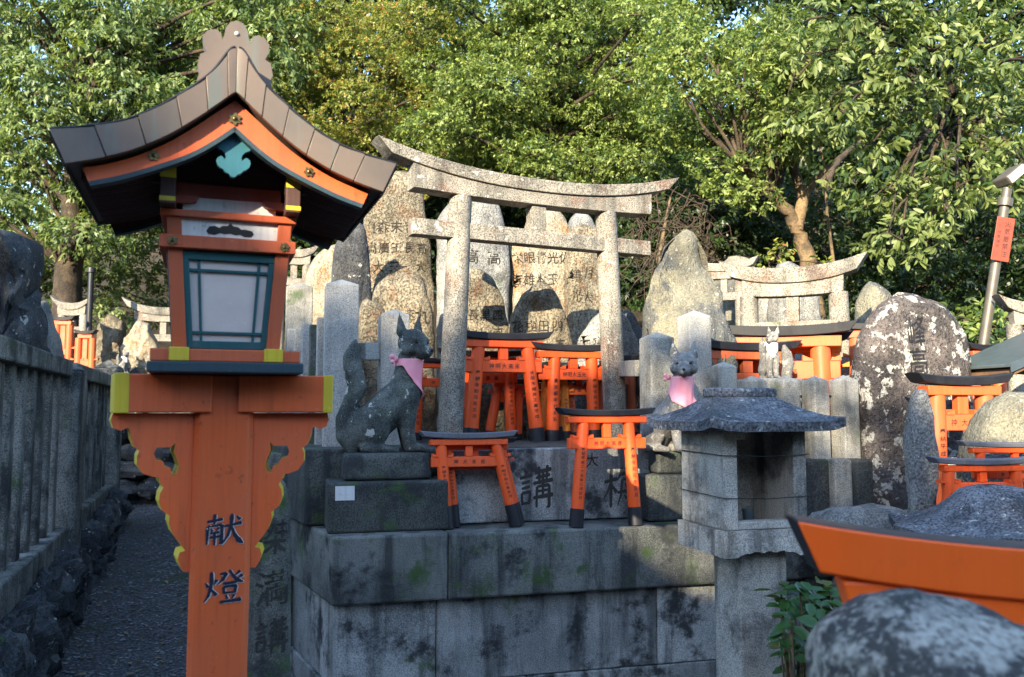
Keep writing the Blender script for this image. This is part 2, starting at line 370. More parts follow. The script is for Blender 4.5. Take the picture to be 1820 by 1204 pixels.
def brush_mesh(ch, extra=0.0):
    vs = []; fs = []
    for si, st in enumerate(BRUSH[ch]):
        n = 14; m = len(st) - 1; pts = []
        for k in range(n + 1):
            t = k / n * m; i = min(int(t), m - 1); f = t - i
            a, b = st[i], st[i + 1]; p0 = st[i - 1] if i else tuple(2 * x - y for x, y in zip(a, b)); p3 = st[i + 2] if i + 2 <= m else tuple(2 * y - x for x, y in zip(a, b))
            sharp = m > 2 and any(abs(q) > 0 for q in (0,))
            pts.append([.5 * (2 * b0 + (c0 - a0) * f * .8 + (2 * a0 - 5 * b0 + 4 * c0 - d0) * f * f * .0 + 0) if False else b0 + (c0 - b0) * (f * f * (3 - 2 * f) * .3 + f * .7) for a0, b0, c0, d0 in zip(p0, a, b, p3)])
        o = len(vs)
        for k, (x, y, w) in enumerate(pts):
            q0 = pts[max(0, k - 1)]; q1 = pts[min(n, k + 1)]; dx, dy = q1[0] - q0[0], q1[1] - q0[1]; L = math.hypot(dx, dy) or 1
            wob = 1 + .10 * math.sin(k * 1.9 + si); ww = (w * wob + extra) * .62
            if k in (0, n): ww *= .55
            for sg in (-1, 1): vs.append(((x - dy / L * ww * sg - 50) / 100, (y + dx / L * ww * sg - 50) / 100, si))
        fs += [(o + 2 * k, o + 2 * k + 1, o + 2 * k + 3, o + 2 * k + 2) for k in range(n)]
    return vs, fs
def inscription(parent, glyphs, v, mat, name='inscription', bvh=None, lift=.0015, slant=.06, fn=None, each=False, extra=0.0):
    """glyphs: (character, u, z, width, height) on the plane v of the parent's frame; large ones become parts of their own"""
    def build(gs, nm):
        mb = MB()
        for ch, u, z, w, h in gs:
            vs, fs = brush_mesh(ch, extra) if ch in BRUSH else char_mesh(ch); sd = random.random() * 50
            out = []
            for q in vs:
                x, y = q[0], q[1]; layer = q[2] if len(q) > 2 else 0
                am = .0 if ch in BRUSH else .035
                nx = noise.noise(Vector((x * 2.2 + sd, y * 2.2, 0))) * am; ny = noise.noise(Vector((x * 2.2, y * 2.2 + sd, 5))) * am
                uu = u + (x + nx + slant * y * .3) * w; zz = z + (y + ny + slant * x) * h; vv = v
                if bvh:
                    hit = bvh.ray_cast(Vector((uu, v - 2, zz)), Vector((0, 1, 0)))[0]
                    if hit: vv = hit.y
                out.append(fn(uu, zz) if fn else (uu, vv - lift - layer * .00008, zz))
            mb.add(out, fs)
        me = bpy.data.meshes.new(nm); me.from_pydata(mb.v, [], mb.f)
        return link(nm, me, mat, parent)
    if each: return [build([g], 'character') for g in glyphs]
    return stuff(build(glyphs, name))

# ================================================================== SETTING: terrain, path, added shading hillside
YAW = R(20)
def ab(x, y):                                   # a: along the path, b: across it
    return -x * math.sin(YAW) + y * math.cos(YAW), x * math.cos(YAW) + y * math.sin(YAW)
def path_z(a): return .055 * max(0, a - 5) if a < 13 else .44 + .22 * (a - 13)
PFO = at(590, 1077, 4.0)
PF = Frame(PFO.x, PFO.y, 15)                    # frame of the stone platform
def ground(x, y):
    a, b = ab(x, y)
    z = path_z(a)
    v = (x - PF.x) * PF.v.x + (y - PF.y) * PF.v.y
    hill = 1.20 * smoothstep(.95, 1.5, v) + .20 * max(0, v - 1.8) + .16 * max(0, v - 5)
    z = z + (hill - z) * smoothstep(.95, 1.5, b) if hill > z else z
    z += .75 * smoothstep(-1.15, -1.9, b) * smoothstep(0, 3, a)
    if y > 13: z += .10 * (y - 13) * smoothstep(-5, 1, b)
    z += .10 * noise.noise(Vector((x * .5, y * .5, 0))) * smoothstep(1.5, 3, v)
    return z - .02
def grid(name, xs, ys, fn, mat):
    nx, ny = len(xs), len(ys)
    vs = [(x, y, fn(x, y)) for y in ys for x in xs]
    fs = [(j * nx + i, j * nx + i + 1, (j + 1) * nx + i + 1, (j + 1) * nx + i) for j in range(ny - 1) for i in range(nx - 1)]
    me = bpy.data.meshes.new(name); me.from_pydata(vs, [], fs)
    return link(name, me, mat, None, 180)
xs = [-60, -45, -35, -28, -22, -18] + list(np.arange(-15, 15.01, .3)) + [18, 22, 28, 35, 45, 60]
ys = list(np.arange(-3.2, 0, .8)) + list(np.arange(0, 16.01, .3)) + [17, 18.5, 20, 23, 27, 32, 40, 50, 65]
structure(grid('terrain', xs, ys, ground, M['soil']))
# gravel path between fence and platform
def strip(a0, a1, n, b0, b1, nb, dz):
    vs = []; fs = []
    for i in range(n + 1):
        a = a0 + (a1 - a0) * i / n
        for j in range(nb + 1):
            b = b0 + (b1 - b0) * j / nb
            x = b * math.cos(YAW) - a * math.sin(YAW); y = b * math.sin(YAW) + a * math.cos(YAW)
            vs.append((x, y, ground(x, y) + dz + .012 * noise.noise(Vector((x * 2, y * 2, 3)))))
    for i in range(n):
        for j in range(nb): k = i * (nb + 1) + j; fs.append((k, k + 1, k + nb + 2, k + nb + 1))
    return vs, fs
vs, fs = strip(-1, 13.2, 80, -1.1, 2.2, 18, .035)
vs = [v for v in vs]
me = bpy.data.meshes.new('path'); me.from_pydata(vs, [], fs)
structure(link('path', me, M['gravel'], None, 180))
# loose gravel: small faceted stones
def scatter_stones(name, n, area, rmin, rmax, mat, zf, seed):
    rng = np.random.default_rng(seed); base = np.array([(1, 0, -.2), (.2, .9, -.1), (-.9, .3, -.2), (-.3, -.9, -.1), (.2, .1, .7), (0, 0, -.6)], float)
    tri = np.array([(0, 1, 4), (1, 2, 4), (2, 3, 4), (3, 0, 4), (1, 0, 5), (2, 1, 5), (3, 2, 5), (0, 3, 5)])
    V = np.zeros((n, 6, 3)); 
    for i in range(n):
        x, y = area(rng); r = rng.uniform(rmin, rmax); t = rng.uniform(0, 6.28)
        b = base * (1 + rng.uniform(-.25, .25, (6, 3))); c, s_ = math.cos(t), math.sin(t)
        V[i, :, 0] = x + r * (b[:, 0] * c - b[:, 1] * s_); V[i, :, 1] = y + r * (b[:, 0] * s_ + b[:, 1] * c); V[i, :, 2] = zf(x, y) + r * .5 * (b[:, 2] + .3)
    Fc = (tri[None] + (np.arange(n) * 6)[:, None, None]).reshape(-1, 3)
    me = bpy.data.meshes.new(name); me.from_pydata(V.reshape(-1, 3).tolist(), [], Fc.tolist())
    return link(name, me, mat)
def path_area(rng):
    a = 3.6 + 9 * rng.random() ** 1.6; b = rng.uniform(-1.05, .72)
    return b * math.cos(YAW) - a * math.sin(YAW), b * math.sin(YAW) + a * math.cos(YAW)
pebble = stone('pebble', (.24, .24, .245), (.07, .07, .075), .2, speck=.3, big=9, bump=.2)
tag(stuff(scatter_stones('gravel', 9000, path_area, .006, .017, pebble, lambda x, y: ground(x, y) + .04, 3)), 'dark loose gravel covering the path beside the stone fence', 'gravel')

# unseen hillside added behind the viewer, crest shaped to shade the lower scene
RIDGE = [(-60, 9.5), (-30, 9.5), (-16, 9.6), (-9, 8.6), (-7.2, 7.75), (-6.3, 7.4), (-5.5, 7.7), (-4.95, 7.75), (-4.2, 7.1), (-3.7, 6.6), (-3.3, 6.35), (-2.8, 6.1), (-2, 6.0), (0, 5.9), (15, 5.9), (60, 5.9)]
def ridge(x):
    for (x0, z0), (x1, z1) in zip(RIDGE, RIDGE[1:]):
        if x0 <= x <= x1: return z0 + (z1 - z0) * (x - x0) / (x1 - x0)
    return 6.5
HY = -18.0; HDX = (-8 - HY) * sun_dir.x / sun_dir.y; HDZ = (-8 - HY) * -sun_dir.z / sun_dir.y      # crest distance; profile is given as it would be 8 m away
def hill_z(x, y):
    low = 1.5
    xr = x + HDX; top = ridge(xr) + HDZ - low
    if -5.15 < xr < -4.5: top = min(top, HDZ + 6.08 + .2 * smoothstep(-4.75, -5.1, xr))  # notch shaped to let sun reach the lantern roof
    return -.05 + top * smoothstep(-4.0, HY, y) + .05 * noise.noise(Vector((x, y, 0)))
hx = [-90, -70, -50, -40, -32, -26, -22] + list(np.arange(-20, 4, .25)) + [5, 7, 9, 11, 14, 18, 24, 34, 60]
structure(grid('hillside', hx, [-80, -60, -40, -28, -22, -19, HY, -17, -16, -15, -14, -13, -12, -10.5, -9, -7.5, -6, -5, -4, -3.0], hill_z, M['soil']))

# ================================================================== foliage tools
def leaves_mesh(name, P, D, N, L, W, tone, simple=False):
    n = len(P)
    D = D / np.linalg.norm(D, axis=1, keepdims=True)
    N = N - D * np.sum(N * D, axis=1, keepdims=True); N /= np.maximum(1e-6, np.linalg.norm(N, axis=1, keepdims=True))
    S = np.cross(D, N); L = L[:, None]; W = W[:, None]
    c1 = P + D * L * .30 - N * L * .02; c2 = P + D * L * .68 - N * L * .06
    V = np.stack([P, c1 - S * W * .46 + N * W * .14, c2 - S * W * .42 + N * W * .12, P + D * L - N * L * .16, c2 + S * W * .42 + N * W * .12, c1 + S * W * .46 + N * W * .14], axis=1).reshape(-1, 3)
    tri = np.array([(0, 3, 2, 1), (0, 5, 4, 3)]); nv = 6
    if simple:                                   # small or distant leaves: one folded quad
        c = P + D * L * .48 - N * L * .03; nv = 4; tri = np.array([(0, 1, 2, 3)])
        V = np.stack([P, c + S * W * .5 + N * W * .15, P + D * L - N * L * .15, c - S * W * .5 + N * W * .15], axis=1).reshape(-1, 3)
    Fc = (tri[None] + (np.arange(n) * nv)[:, None, None]).reshape(-1, 4).astype(np.int32)
    me = bpy.data.meshes.new(name); me.vertices.add(n * nv); me.vertices.foreach_set('co', V.ravel().astype(np.float32))
    nt = len(Fc); me.loops.add(nt * 4); me.loops.foreach_set('vertex_index', Fc.ravel())
    me.polygons.add(nt); me.polygons.foreach_set('loop_start', np.arange(0, nt * 4, 4, dtype=np.int32))
    me.update(calc_edges=True)
    at_ = me.attributes.new('tone', 'FLOAT', 'POINT'); at_.data.foreach_set('value', np.repeat(tone, nv).astype(np.float32))
    return me
def unit(n, rng):
    d = rng.normal(size=(n, 3)); return d / np.linalg.norm(d, axis=1, keepdims=True)
def lobe_leaves(lobes, leaf, aspect, dens, rng, k=7, droop=.4, up=.30):
    """leaf sprays on and inside uneven lobes (centre, radii); returns leaf arrays"""
    out = [[], [], [], [], [], []]
    for (c, r) in lobes:
        r = np.array(r); area = 4 * math.pi * ((r[0] * r[1]) ** 1.6 / 3 + (r[0] * r[2]) ** 1.6 / 3 + (r[1] * r[2]) ** 1.6 / 3) ** (1 / 1.6)
        ns = max(8, int(dens * area / (leaf * leaf * aspect * .6) / k))
        d = unit(ns, rng)
        ph = rng.uniform(0, 6, 3); f = 1 + .24 * np.sin(d[:, 0] * 4.5 + ph[0]) * np.sin(d[:, 1] * 4 + ph[1]) + .22 * np.sin(d[:, 2] * 5.5 + ph[2] + d[:, 0] * 3)
        rad = f * (1 - .45 * rng.random(ns) ** 2.2)
        P0 = np.array(c) + d * r * rad[:, None]
        ax = d * .9 + rng.normal(size=(ns, 3)) * .45; ax[:, 2] += .1; ax /= np.linalg.norm(ax, axis=1, keepdims=True)
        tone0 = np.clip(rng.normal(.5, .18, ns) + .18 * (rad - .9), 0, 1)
        for j in range(k):
            s = (j + .3 + rng.random(ns) * .4) / k
            Pj = P0 + ax * (leaf * 1.5 * s)[:, None]
            perp = np.cross(ax, unit(ns, rng)); perp /= np.maximum(1e-6, np.linalg.norm(perp, axis=1, keepdims=True))
            Dj = ax * .55 + perp * (.95 - .3 * s)[:, None]; Dj[:, 2] -= droop * (.6 + .8 * rng.random(ns))
            Nj = d * .8 + rng.normal(size=(ns, 3)) * .4; Nj[:, 2] += up
            Lj = leaf * rng.uniform(.65, 1.2, ns)
            out[0].append(Pj); out[1].append(Dj); out[2].append(Nj); out[3].append(Lj); out[4].append(Lj * aspect * rng.uniform(.8, 1.2, ns)); out[5].append(np.clip(tone0 + rng.normal(0, .24, ns), 0, 1))
    return [np.concatenate(o) for o in out]
def limb(mb, p0, p1, r0, r1, bend, rng, n=7):
    p0 = Vector(p0); p1 = Vector(p1); side = Vector((rng.normal(), rng.normal(), rng.normal() * .4)) * bend
    pts = []; rad = []
    for i in range(n):
        t = i / (n - 1); q = p0.lerp(p1, t) + side * math.sin(math.pi * t) + Vector((0, 0, .12)) * math.sin(math.pi * t) * (p1 - p0).length * .5
        pts.append(q); rad.append(r0 + (r1 - r0) * t)
    mb.tube(pts, rad, 7)
    return pts
leaf_proto = {}
def single_leaf(matkey, aspect):
    key = (matkey, aspect)
    if key not in leaf_proto:
        me = leaves_mesh('leaf', np.zeros((1, 3)), np.array([[1., 0, 0]]), np.array([[0, 0, 1.]]), np.array([1.]), np.array([aspect]), np.array([.6]))
        me.materials.append(M[matkey]); leaf_proto[key] = me
    return leaf_proto[key]
def leaf_objects(parent, arrs, idx, matkey, aspect):
    """the leaves that show largest stand as parts of their own"""
    me = single_leaf(matkey, aspect); base = Vector(parent.location)
    for i in idx:
        P, D, N, L = arrs[0][i], Vector(arrs[1][i]).normalized(), Vector(arrs[2][i]), arrs[3][i]
        N = (N - D * N.dot(D)).normalized(); S = N.cross(D)
        mt = Matrix((D, S, N)).transposed().to_4x4(); mt.translation = Vector(P) - base
        o = bpy.data.objects.new('leaf', me); COL.objects.link(o); o.parent = parent; o.matrix_local = mt @ Matrix.Diagonal((L, L, L, 1))
def tree(label, trunk_pts, trunk_r, lobes, matkey, leaf, aspect, dens, seed, name='tree', cat='tree', group=None, droop=.4, k=7, singles=0, limbs=True, bark='bark_dark', simple=False):
    rng = np.random.default_rng(seed)
    base = Vector(trunk_pts[0]); t = thing(name, label, cat, base, 0, group)
    off = np.array(base)
    mb = MB(); pts = [Vector(p) - base for p in trunk_pts]
    # smooth the trunk
    fine = []
    for i in range(len(pts) - 1):
        for s in range(4): fine.append(pts[i].lerp(pts[i + 1], s / 4) + Vector((rng.normal(), rng.normal(), 0)) * trunk_r * .12)
    fine.append(pts[-1]); m = len(fine)
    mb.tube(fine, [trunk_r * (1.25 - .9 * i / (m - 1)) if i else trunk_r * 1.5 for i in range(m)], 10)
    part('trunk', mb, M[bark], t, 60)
    if limbs:
        mb = MB()
        for c, r in lobes:
            j = min(range(m), key=lambda q: (fine[q] + base - Vector(c)).length + abs(q - m * .7) * .05)
            pp = limb(mb, fine[max(j - 2, m // 3)], Vector(c) - base, trunk_r * .26, .008, .12, rng)
            for q in range(3):
                dd = Vector(unit(1, rng)[0]); e = pp[-1] + Vector((dd.x * r[0], dd.y * r[1], dd.z * r[2])) * .9
                limb(mb, pp[4 + q % 3], e, .014, .004, .05, rng, 5)
        part('limb', mb, M['bark_dark'], t, 60)
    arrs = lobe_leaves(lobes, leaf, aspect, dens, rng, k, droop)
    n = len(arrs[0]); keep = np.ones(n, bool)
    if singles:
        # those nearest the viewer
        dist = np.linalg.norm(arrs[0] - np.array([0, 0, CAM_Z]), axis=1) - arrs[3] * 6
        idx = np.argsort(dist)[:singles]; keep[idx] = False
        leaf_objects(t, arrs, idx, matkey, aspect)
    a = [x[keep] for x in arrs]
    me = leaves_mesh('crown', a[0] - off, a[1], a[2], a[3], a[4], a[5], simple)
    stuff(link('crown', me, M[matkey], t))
    return t
def lobes_px(spec, rng, jitter=.0):
    out = []
    for px, py, Y, rpx, rpy in spec:
        p = at(px, py, Y); out.append((tuple(p), (rpx / F_PX * Y, min(rpx, rpy * 1.4) / F_PX * Y * .9, rpy / F_PX * Y)))
    return out
def random_lobes(n, x0, x1, y0, y1, Y0, Y1, r0, r1, seed, flat=.72):
    """well spread lobes over a pixel window"""
    rng = np.random.default_rng(seed); pts = []
    for _ in range(n):
        best = None; bd = -1
        for _t in range(12):
            q = (rng.uniform(x0, x1), rng.uniform(y0, y1)); d = min([((q[0] - p[0]) ** 2 + (q[1] - p[1]) ** 2) for p in pts] or [1e9])
            if d > bd: bd = d; best = q
        pts.append(best)
    return [(x, y, rng.uniform(Y0, Y1), (r := rng.uniform(r0, r1)) * 1.15, r * flat) for x, y in pts]

# ================================================================== STONE FENCE on the left of the path
def along(a, b, z=0.0): return Vector((b * math.cos(YAW) - a * math.sin(YAW), b * math.sin(YAW) + a * math.cos(YAW), z))
def fence_run(label, a0, a1, b, ztop, zrail, slats, seed, zbase=.5):
    """local frame: x along the path (depth), y to the left"""
    rng = random.Random(seed)
    t = thing('stone_fence', label, 'fence', along(a0, b, 0), YAW + R(90), 'stone fence panels along the path')
    L = a1 - a0
    part('top_rail', MB().box(0, L, -.085, .085, ztop - .12, ztop), M['fence'], t, None, .014)
    part('bottom_rail', MB().box(0, L - .004, -.10, .10, zrail - .19, zrail), M['fence'], t, None, .014)
    for k in range(slats):
        x = (k + .65) * L / (slats + .3); w = rng.uniform(.05, .062); dx = rng.uniform(-.01, .01)
        part('slat', MB().hexa([(x - w, -.035, zrail - .01), (x + w, -.035, zrail - .01), (x + w, .035, zrail - .01), (x - w, .035, zrail - .01), (x - w + dx, -.032, ztop - .1), (x + w + dx, -.032, ztop - .1), (x + w + dx, .032, ztop - .1), (x - w + dx, .032, ztop - .1)]), M['fence'], t, None, .014)
    part('foundation', MB().box(.0, L, -.13, .35, -.1, zrail - .195), M['darkrock'], t)
    # rubble stones under the bottom rail
    n = 0; x = -.1
    for row in range(2):
        x = -.1 + row * .12
        while x < L:
            w = rng.uniform(.14, .36); h = .27
            me = boulder_mesh('rubble_stone', (w * .58, rng.uniform(.10, .16), h * rng.uniform(.5, .66)), seed * 100 + n, .5, 18, 12, 1.8); n += 1
            o = link('rubble_stone', me, M['darkrock'], t, 25); o.rotation_euler = (rng.uniform(-.3, .3), rng.uniform(-.4, .4), rng.uniform(-.3, .3)); o.location = (x + w / 2, -.12, .13 + row * .24 + path_z(a0 + x) * .6); x += w * .93
    return t
def boulder_mesh(name, r, seed, amp=.2, n=26, m=16, freq=1.3):
    mb = MB(); mb.sphere((0, 0, 0), 1, n, m); vs = []
    for x, y, z in mb.v:
        p = Vector((x, y, z)); s = Vector((seed * 7.3, seed * 3.1, seed * 1.7))
        d = 1 + amp * noise.noise(p * freq + s) + amp * .45 * noise.noise(p * freq * 2.7 + s) + amp * .16 * noise.noise(p * freq * 7 + s)
        # squarish shoulders
        q = Vector([math.copysign(abs(c) ** .86, c) for c in p]) * d
        vs.append((q.x * r[0], q.y * r[1], q.z * r[2]))
    mb.v = vs; return mb.mesh(name)
fence_run('near panel of dark stone fence beside the path, cut by the left picture edge', 3.2, 6.95, -1.0, 1.91, .70, 12, 1)
fence_run('far panel of dark stone fence along the left of the path, behind the thick post', 7.26, 10.1, -1.0, 1.91, .74, 10, 2)
t = thing('fence_post', 'thick square stone post between the two fence panels beside the path', 'post', along(7.105, -1.0, 0), YAW + R(90))
part('shaft', MB().box(-.15, .15, -.15, .14, -.1, 1.84), M['fence'], t, None, .018)
part('cap', MB().add([(-.15, -.15, 1.84), (.15, -.15, 1.84), (.15, .14, 1.84), (-.15, .14, 1.84), (0, 0, 1.93)], [(0, 1, 4), (1, 2, 4), (2, 3, 4), (3, 0, 4), (3, 2, 1, 0)]), M['fence'], t, None, .01)
t = thing('fence_post', 'pointed stone post ending the stone fence at the far end of the path', 'post', along(10.25, -1.0, 0), YAW + R(90))
part('shaft', MB().box(-.14, .14, -.15, .14, -.1, 2.0), M['fence'], t, None, .018)
part('cap', MB().add([(-.14, -.15, 2.0), (.14, -.15, 2.0), (.14, .14, 2.0), (-.14, .14, 2.0), (0, 0, 2.1)], [(0, 1, 4), (1, 2, 4), (2, 3, 4), (3, 0, 4), (3, 2, 1, 0)]), M['fence'], t, None, .01)

# ================================================================== STONE PLATFORM
ZT, ZB, ZU = .955, .638, 1.345                 # coping top, coping bottom, upper terrace
plat = thing('stone_platform', 'dark stained granite platform carrying the stone gate and fox statues', 'platform', (PF.x, PF.y, 0), PF.yaw)
def skew(u, v): return (u - .22 * v, v)
def block(name, u0, u1, v0, v1, z0, z1, mat, par=plat, sk0=True, bev=.008, top=0.0):
    a = -.22 if sk0 else 0
    pts = [(u0 + a * v0, v0), (u1, v0), (u1, v1), (u0 + a * v1, v1)]
    return part(name, MB().slab(pts, z0, z1), mat, par, None, bev)
jA = PF.px(797, 950)[0]; j1 = PF.px(775, 1120, .05)[0]; j2 = PF.px(1168, 1110, .05)[0]; zc = PF.px(1160, 1182, .05)[1]
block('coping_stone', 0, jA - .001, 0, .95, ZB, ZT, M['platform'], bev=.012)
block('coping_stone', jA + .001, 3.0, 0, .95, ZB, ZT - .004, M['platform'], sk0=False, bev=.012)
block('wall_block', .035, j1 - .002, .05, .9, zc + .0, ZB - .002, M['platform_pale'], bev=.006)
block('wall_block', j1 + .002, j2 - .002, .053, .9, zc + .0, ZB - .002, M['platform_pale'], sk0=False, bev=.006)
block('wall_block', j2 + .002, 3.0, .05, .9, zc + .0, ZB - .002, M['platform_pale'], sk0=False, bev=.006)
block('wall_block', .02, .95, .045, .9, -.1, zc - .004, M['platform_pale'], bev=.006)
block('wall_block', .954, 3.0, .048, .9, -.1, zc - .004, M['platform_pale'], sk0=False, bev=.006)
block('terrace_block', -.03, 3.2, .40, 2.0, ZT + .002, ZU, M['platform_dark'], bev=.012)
# mossy buttress stones on the platform's left flank
for i, (v0, v1, u0, z1) in enumerate([(.90, 1.25, -.09, 1.30), (1.27, 1.75, -.13, 1.28)]):
    block('flank_stone', u0, .6, v0 + .06, v1, -.1, z1, M['mossy'])
# front slab with carved characters
s0 = PF.px(800, 900, .30)[0]; s1 = PF.px(1205, 900, .30)[0]
slab = part('inscribed_slab', MB().box(s0, s1, .30, .395, ZT + .001, ZU - .005), M['platform_pale'], plat, None, .008)
def pf(px, py, v): return PF.px(px, py, v)
gl = []
for ch, px, py, w, h in [('講', 953, 866, 66, 78), ('栴', 1100, 866, 62, 76), ('大', 1052, 818, 26, 28)]:
    u, z = pf(px, py, .30); gl.append((ch, u, z, w / F_PX * 4.45, h / F_PX * 4.45))
u, z = pf(784, 870, .30); gl.append(('稲', u, z, 62 / F_PX * 4.4, 74 / F_PX * 4.4))
inscription(slab, gl, .30, M['carve'], slant=.06, each=True)

def pedestal(label, px0, px1, pxa, pxb, v, group='fox pedestals'):
    """two tiers; pixel columns give the widths"""
    u0, u1 = PF.px(px0, 900, v)[0], PF.px(px1, 900, v)[0]
    ua, ub = PF.px(pxa, 830, v + .06)[0], PF.px(pxb, 830, v + .06)[0]
    c = PF.w((u0 + u1) / 2, v + .27, ZT); t = thing('fox_pedestal', label, 'pedestal', c, PF.yaw, group)
    m = (u0 + u1) / 2
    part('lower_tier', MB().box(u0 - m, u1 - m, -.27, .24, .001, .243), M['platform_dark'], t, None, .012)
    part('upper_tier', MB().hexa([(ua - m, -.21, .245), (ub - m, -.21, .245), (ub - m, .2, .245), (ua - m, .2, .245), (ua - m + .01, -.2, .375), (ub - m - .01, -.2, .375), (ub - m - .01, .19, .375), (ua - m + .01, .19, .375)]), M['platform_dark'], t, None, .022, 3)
    return t, m, u0, ua, ub
ped, mL, _, uaL, ubL = pedestal('dark two-tier stone pedestal under the big fox, with a white paper tag', 582, 797, 609, 769, .10)
u, z = PF.px(613, 877, .10)
tagp = part('paper_tag', MB().box(u - mL - .046, u - mL + .046, -.2735, -.2715, z - ZT - .034, z - ZT + .034), M['white'], ped)
tagp['label'] = 'small white paper tag stuck on the pedestal'
pedR, mR, _, uaR, ubR = pedestal('stone pedestal of the pale fox, half hidden behind the stone shrine', 1152, 1330, 1168, 1300, .12)

# ------------------------------------------------------------------ posts of the little stone fences on the terrace
def post_mb(w, h, cap, d=None):
    d = d or w; a, b = w / 2, d / 2
    mb = MB().box(-a, a, -b, b, 0, h)
    mb2 = MB().add([(-a, -b, h), (a, -b, h), (a, b, h), (-a, b, h), (0, 0, h + cap)], [(0, 1, 4), (1, 2, 4), (2, 3, 4), (3, 0, 4)])
    k = MB(); k.add([(-a, -b, 0), (a, -b, 0), (a, b, 0), (-a, b, 0), (-a, -b, h), (a, -b, h), (a, b, h), (-a, b, h), (0, 0, h + cap)],
                    [(3, 2, 1, 0), (0, 1, 5, 4), (1, 2, 6, 5), (2, 3, 7, 6), (3, 0, 4, 7), (4, 5, 8), (5, 6, 8), (6, 7, 8), (7, 4, 8)])
    return k
def post_px(parent_loc, px0, px1, ptop, Y, zbot, yaw, mat, parent=None, cap=.04, name='post', d=None):
    c = at((px0 + px1) / 2, ptop, Y); phi = abs(R(yaw) + math.atan2(c.x, c.y)); w = (px1 - px0) / F_PX * Y / (math.cos(phi) + math.sin(phi))
    o = part(name, post_mb(w, c.z - cap - zbot, cap, d), mat, parent, None, .007)
    o.location = Vector((c.x, c.y, zbot)) - Vector(parent_loc); o.rotation_euler = (0, 0, R(yaw)); return o, w, c
fo = PF.w(0, .8, ZU)
lf = thing('stone_fence', 'small pale granite fence behind the big fox with pyramid-topped posts', 'fence', fo, 0)
_, w1, c1 = post_px(fo, 577, 638, 497, 4.78, ZU - .01, 15, M['granite_clean'], lf)
_, w2, c2 = post_px(fo, 672, 728, 550, 5.0, ZU - .01, 15, M['granite_clean'], lf)
_, w3, c3 = post_px(fo, 509, 556, 503, 5.75, ZU - .3, 15, M['granite'], lf)
ra, rb = at(640, 625, 4.83), at(673, 625, 4.97)
def bar(p0, p1, h, d):
    p0 = Vector(p0); p1 = Vector(p1); x = (p1 - p0).normalized(); y = Vector((0, 0, 1)).cross(x).normalized(); z = x.cross(y)
    c = []
    for zz in (-h / 2, h / 2):
        for (e, s) in ((p0, -1), (p1, -1), (p1, 1), (p0, 1)): c.append(e + y * s * d / 2 + z * zz)
    return MB().hexa(c)
part('rail', bar(ra - fo, rb - fo, .10, .09), M['granite_clean'], lf, None, .006)
for i in range(5):
    px = 519 + i * 13.5; Y = 5.6 - i * .15; p = at(px, 585 - i * 5 + (8 if i % 2 else 0), Y); w = .030
    o = part('slat', MB().box(-w, w, -w, w, 0, p.z - ZU + .25), M['granite_clean' if i != 3 else 'mossy'], lf, None, .006); o.location = Vector((p.x, p.y, ZU - .25)) - fo; o.rotation_euler = (0, 0, R(20))
rf = thing('stone_fence', 'pale granite fence corner with two tall posts behind the pale fox', 'fence', PF.w(1.9, .9, ZU), 0)
fo2 = Vector(rf.location)
post_px(fo2, 1135, 1198, 590, 5.0, ZU - .3, 18, M['granite'], rf)
post_px(fo2, 1203, 1263, 552, 5.15, ZU - .3, 18, M['granite_clean'], rf)
part('rail', bar(at(1085, 657, 5.95) - fo2, at(1142, 655, 5.12) - fo2, .10, .09), M['granite'], rf, None, .006)
# row of short posts behind the stone shrine
sf = thing('stone_fence', 'row of short grey posts with iron bars behind the stone shrine', 'fence', at(1400, 900, 4.9) * 1, 0)
fo3 = Vector(sf.location)
for i, (x0, x1, yt, Y) in enumerate([(1262, 1309, 643, 5.0), (1310, 1363, 668, 4.75), (1369, 1421, 668, 4.78), (1424, 1472, 668, 4.82), (1474, 1524, 667, 4.86)]):
    post_px(fo3, x0, x1, yt, Y, .9, 24, M['granite'], sf, .03)
part('bar', MB().tube([at(1300, 705, 4.78) - fo3, at(1515, 705, 4.9) - fo3], .008, 8), M['black'], sf)
for i, (x0, x1, mat) in enumerate([(1400, 1455, 'platform_dark'), (1457, 1494, 'granite'), (1496, 1530, 'platform_dark')]):
    p = at((x0 + x1) / 2, 815, 4.8); w = (x1 - x0) / F_PX * 4.8
    o = part('base_block', MB().box(-w / 2, w / 2, -.11, .2, -1.3, 0), M[mat], sf, None, .012); o.location = p - fo3; o.rotation_euler = (0, 0, R(18))

# ================================================================== TORII GATES
def beam_mb(hl_bot, hl_top, depth, zbot, ztop, n=22, ridge=0.0, dtop=None):
    """a beam along x whose lower and upper edges follow functions of x in -1..1"""
    mb = MB(); vs = []; dtop = dtop or depth
    for i in range(n + 1):
        s = -1 + 2 * i / n; xb = s * hl_bot; xt = s * hl_top; zb = zbot(s); zt = ztop(s)
        vs += [(xb, -depth / 2, zb), (xb, depth / 2, zb), (xt, dtop / 2, zt), (xt, 0, zt + ridge), (xt, -dtop / 2, zt)]
    fs = []
    for i in range(n):
        for j in range(5): fs.append((i * 5 + j, i * 5 + (j + 1) % 5, (i + 1) * 5 + (j + 1) % 5, (i + 1) * 5 + j))
    fs += [(0, 1, 2, 3, 4), tuple(n * 5 + j for j in (4, 3, 2, 1, 0))]
    return mb.add(vs, fs)
SIDE_TEXT = ['奉納平成二十五年三月吉日', '昭和株式会社山田商店', '奉納令和元年五月', '東京都中村和弘', '大阪市福井工業平成']
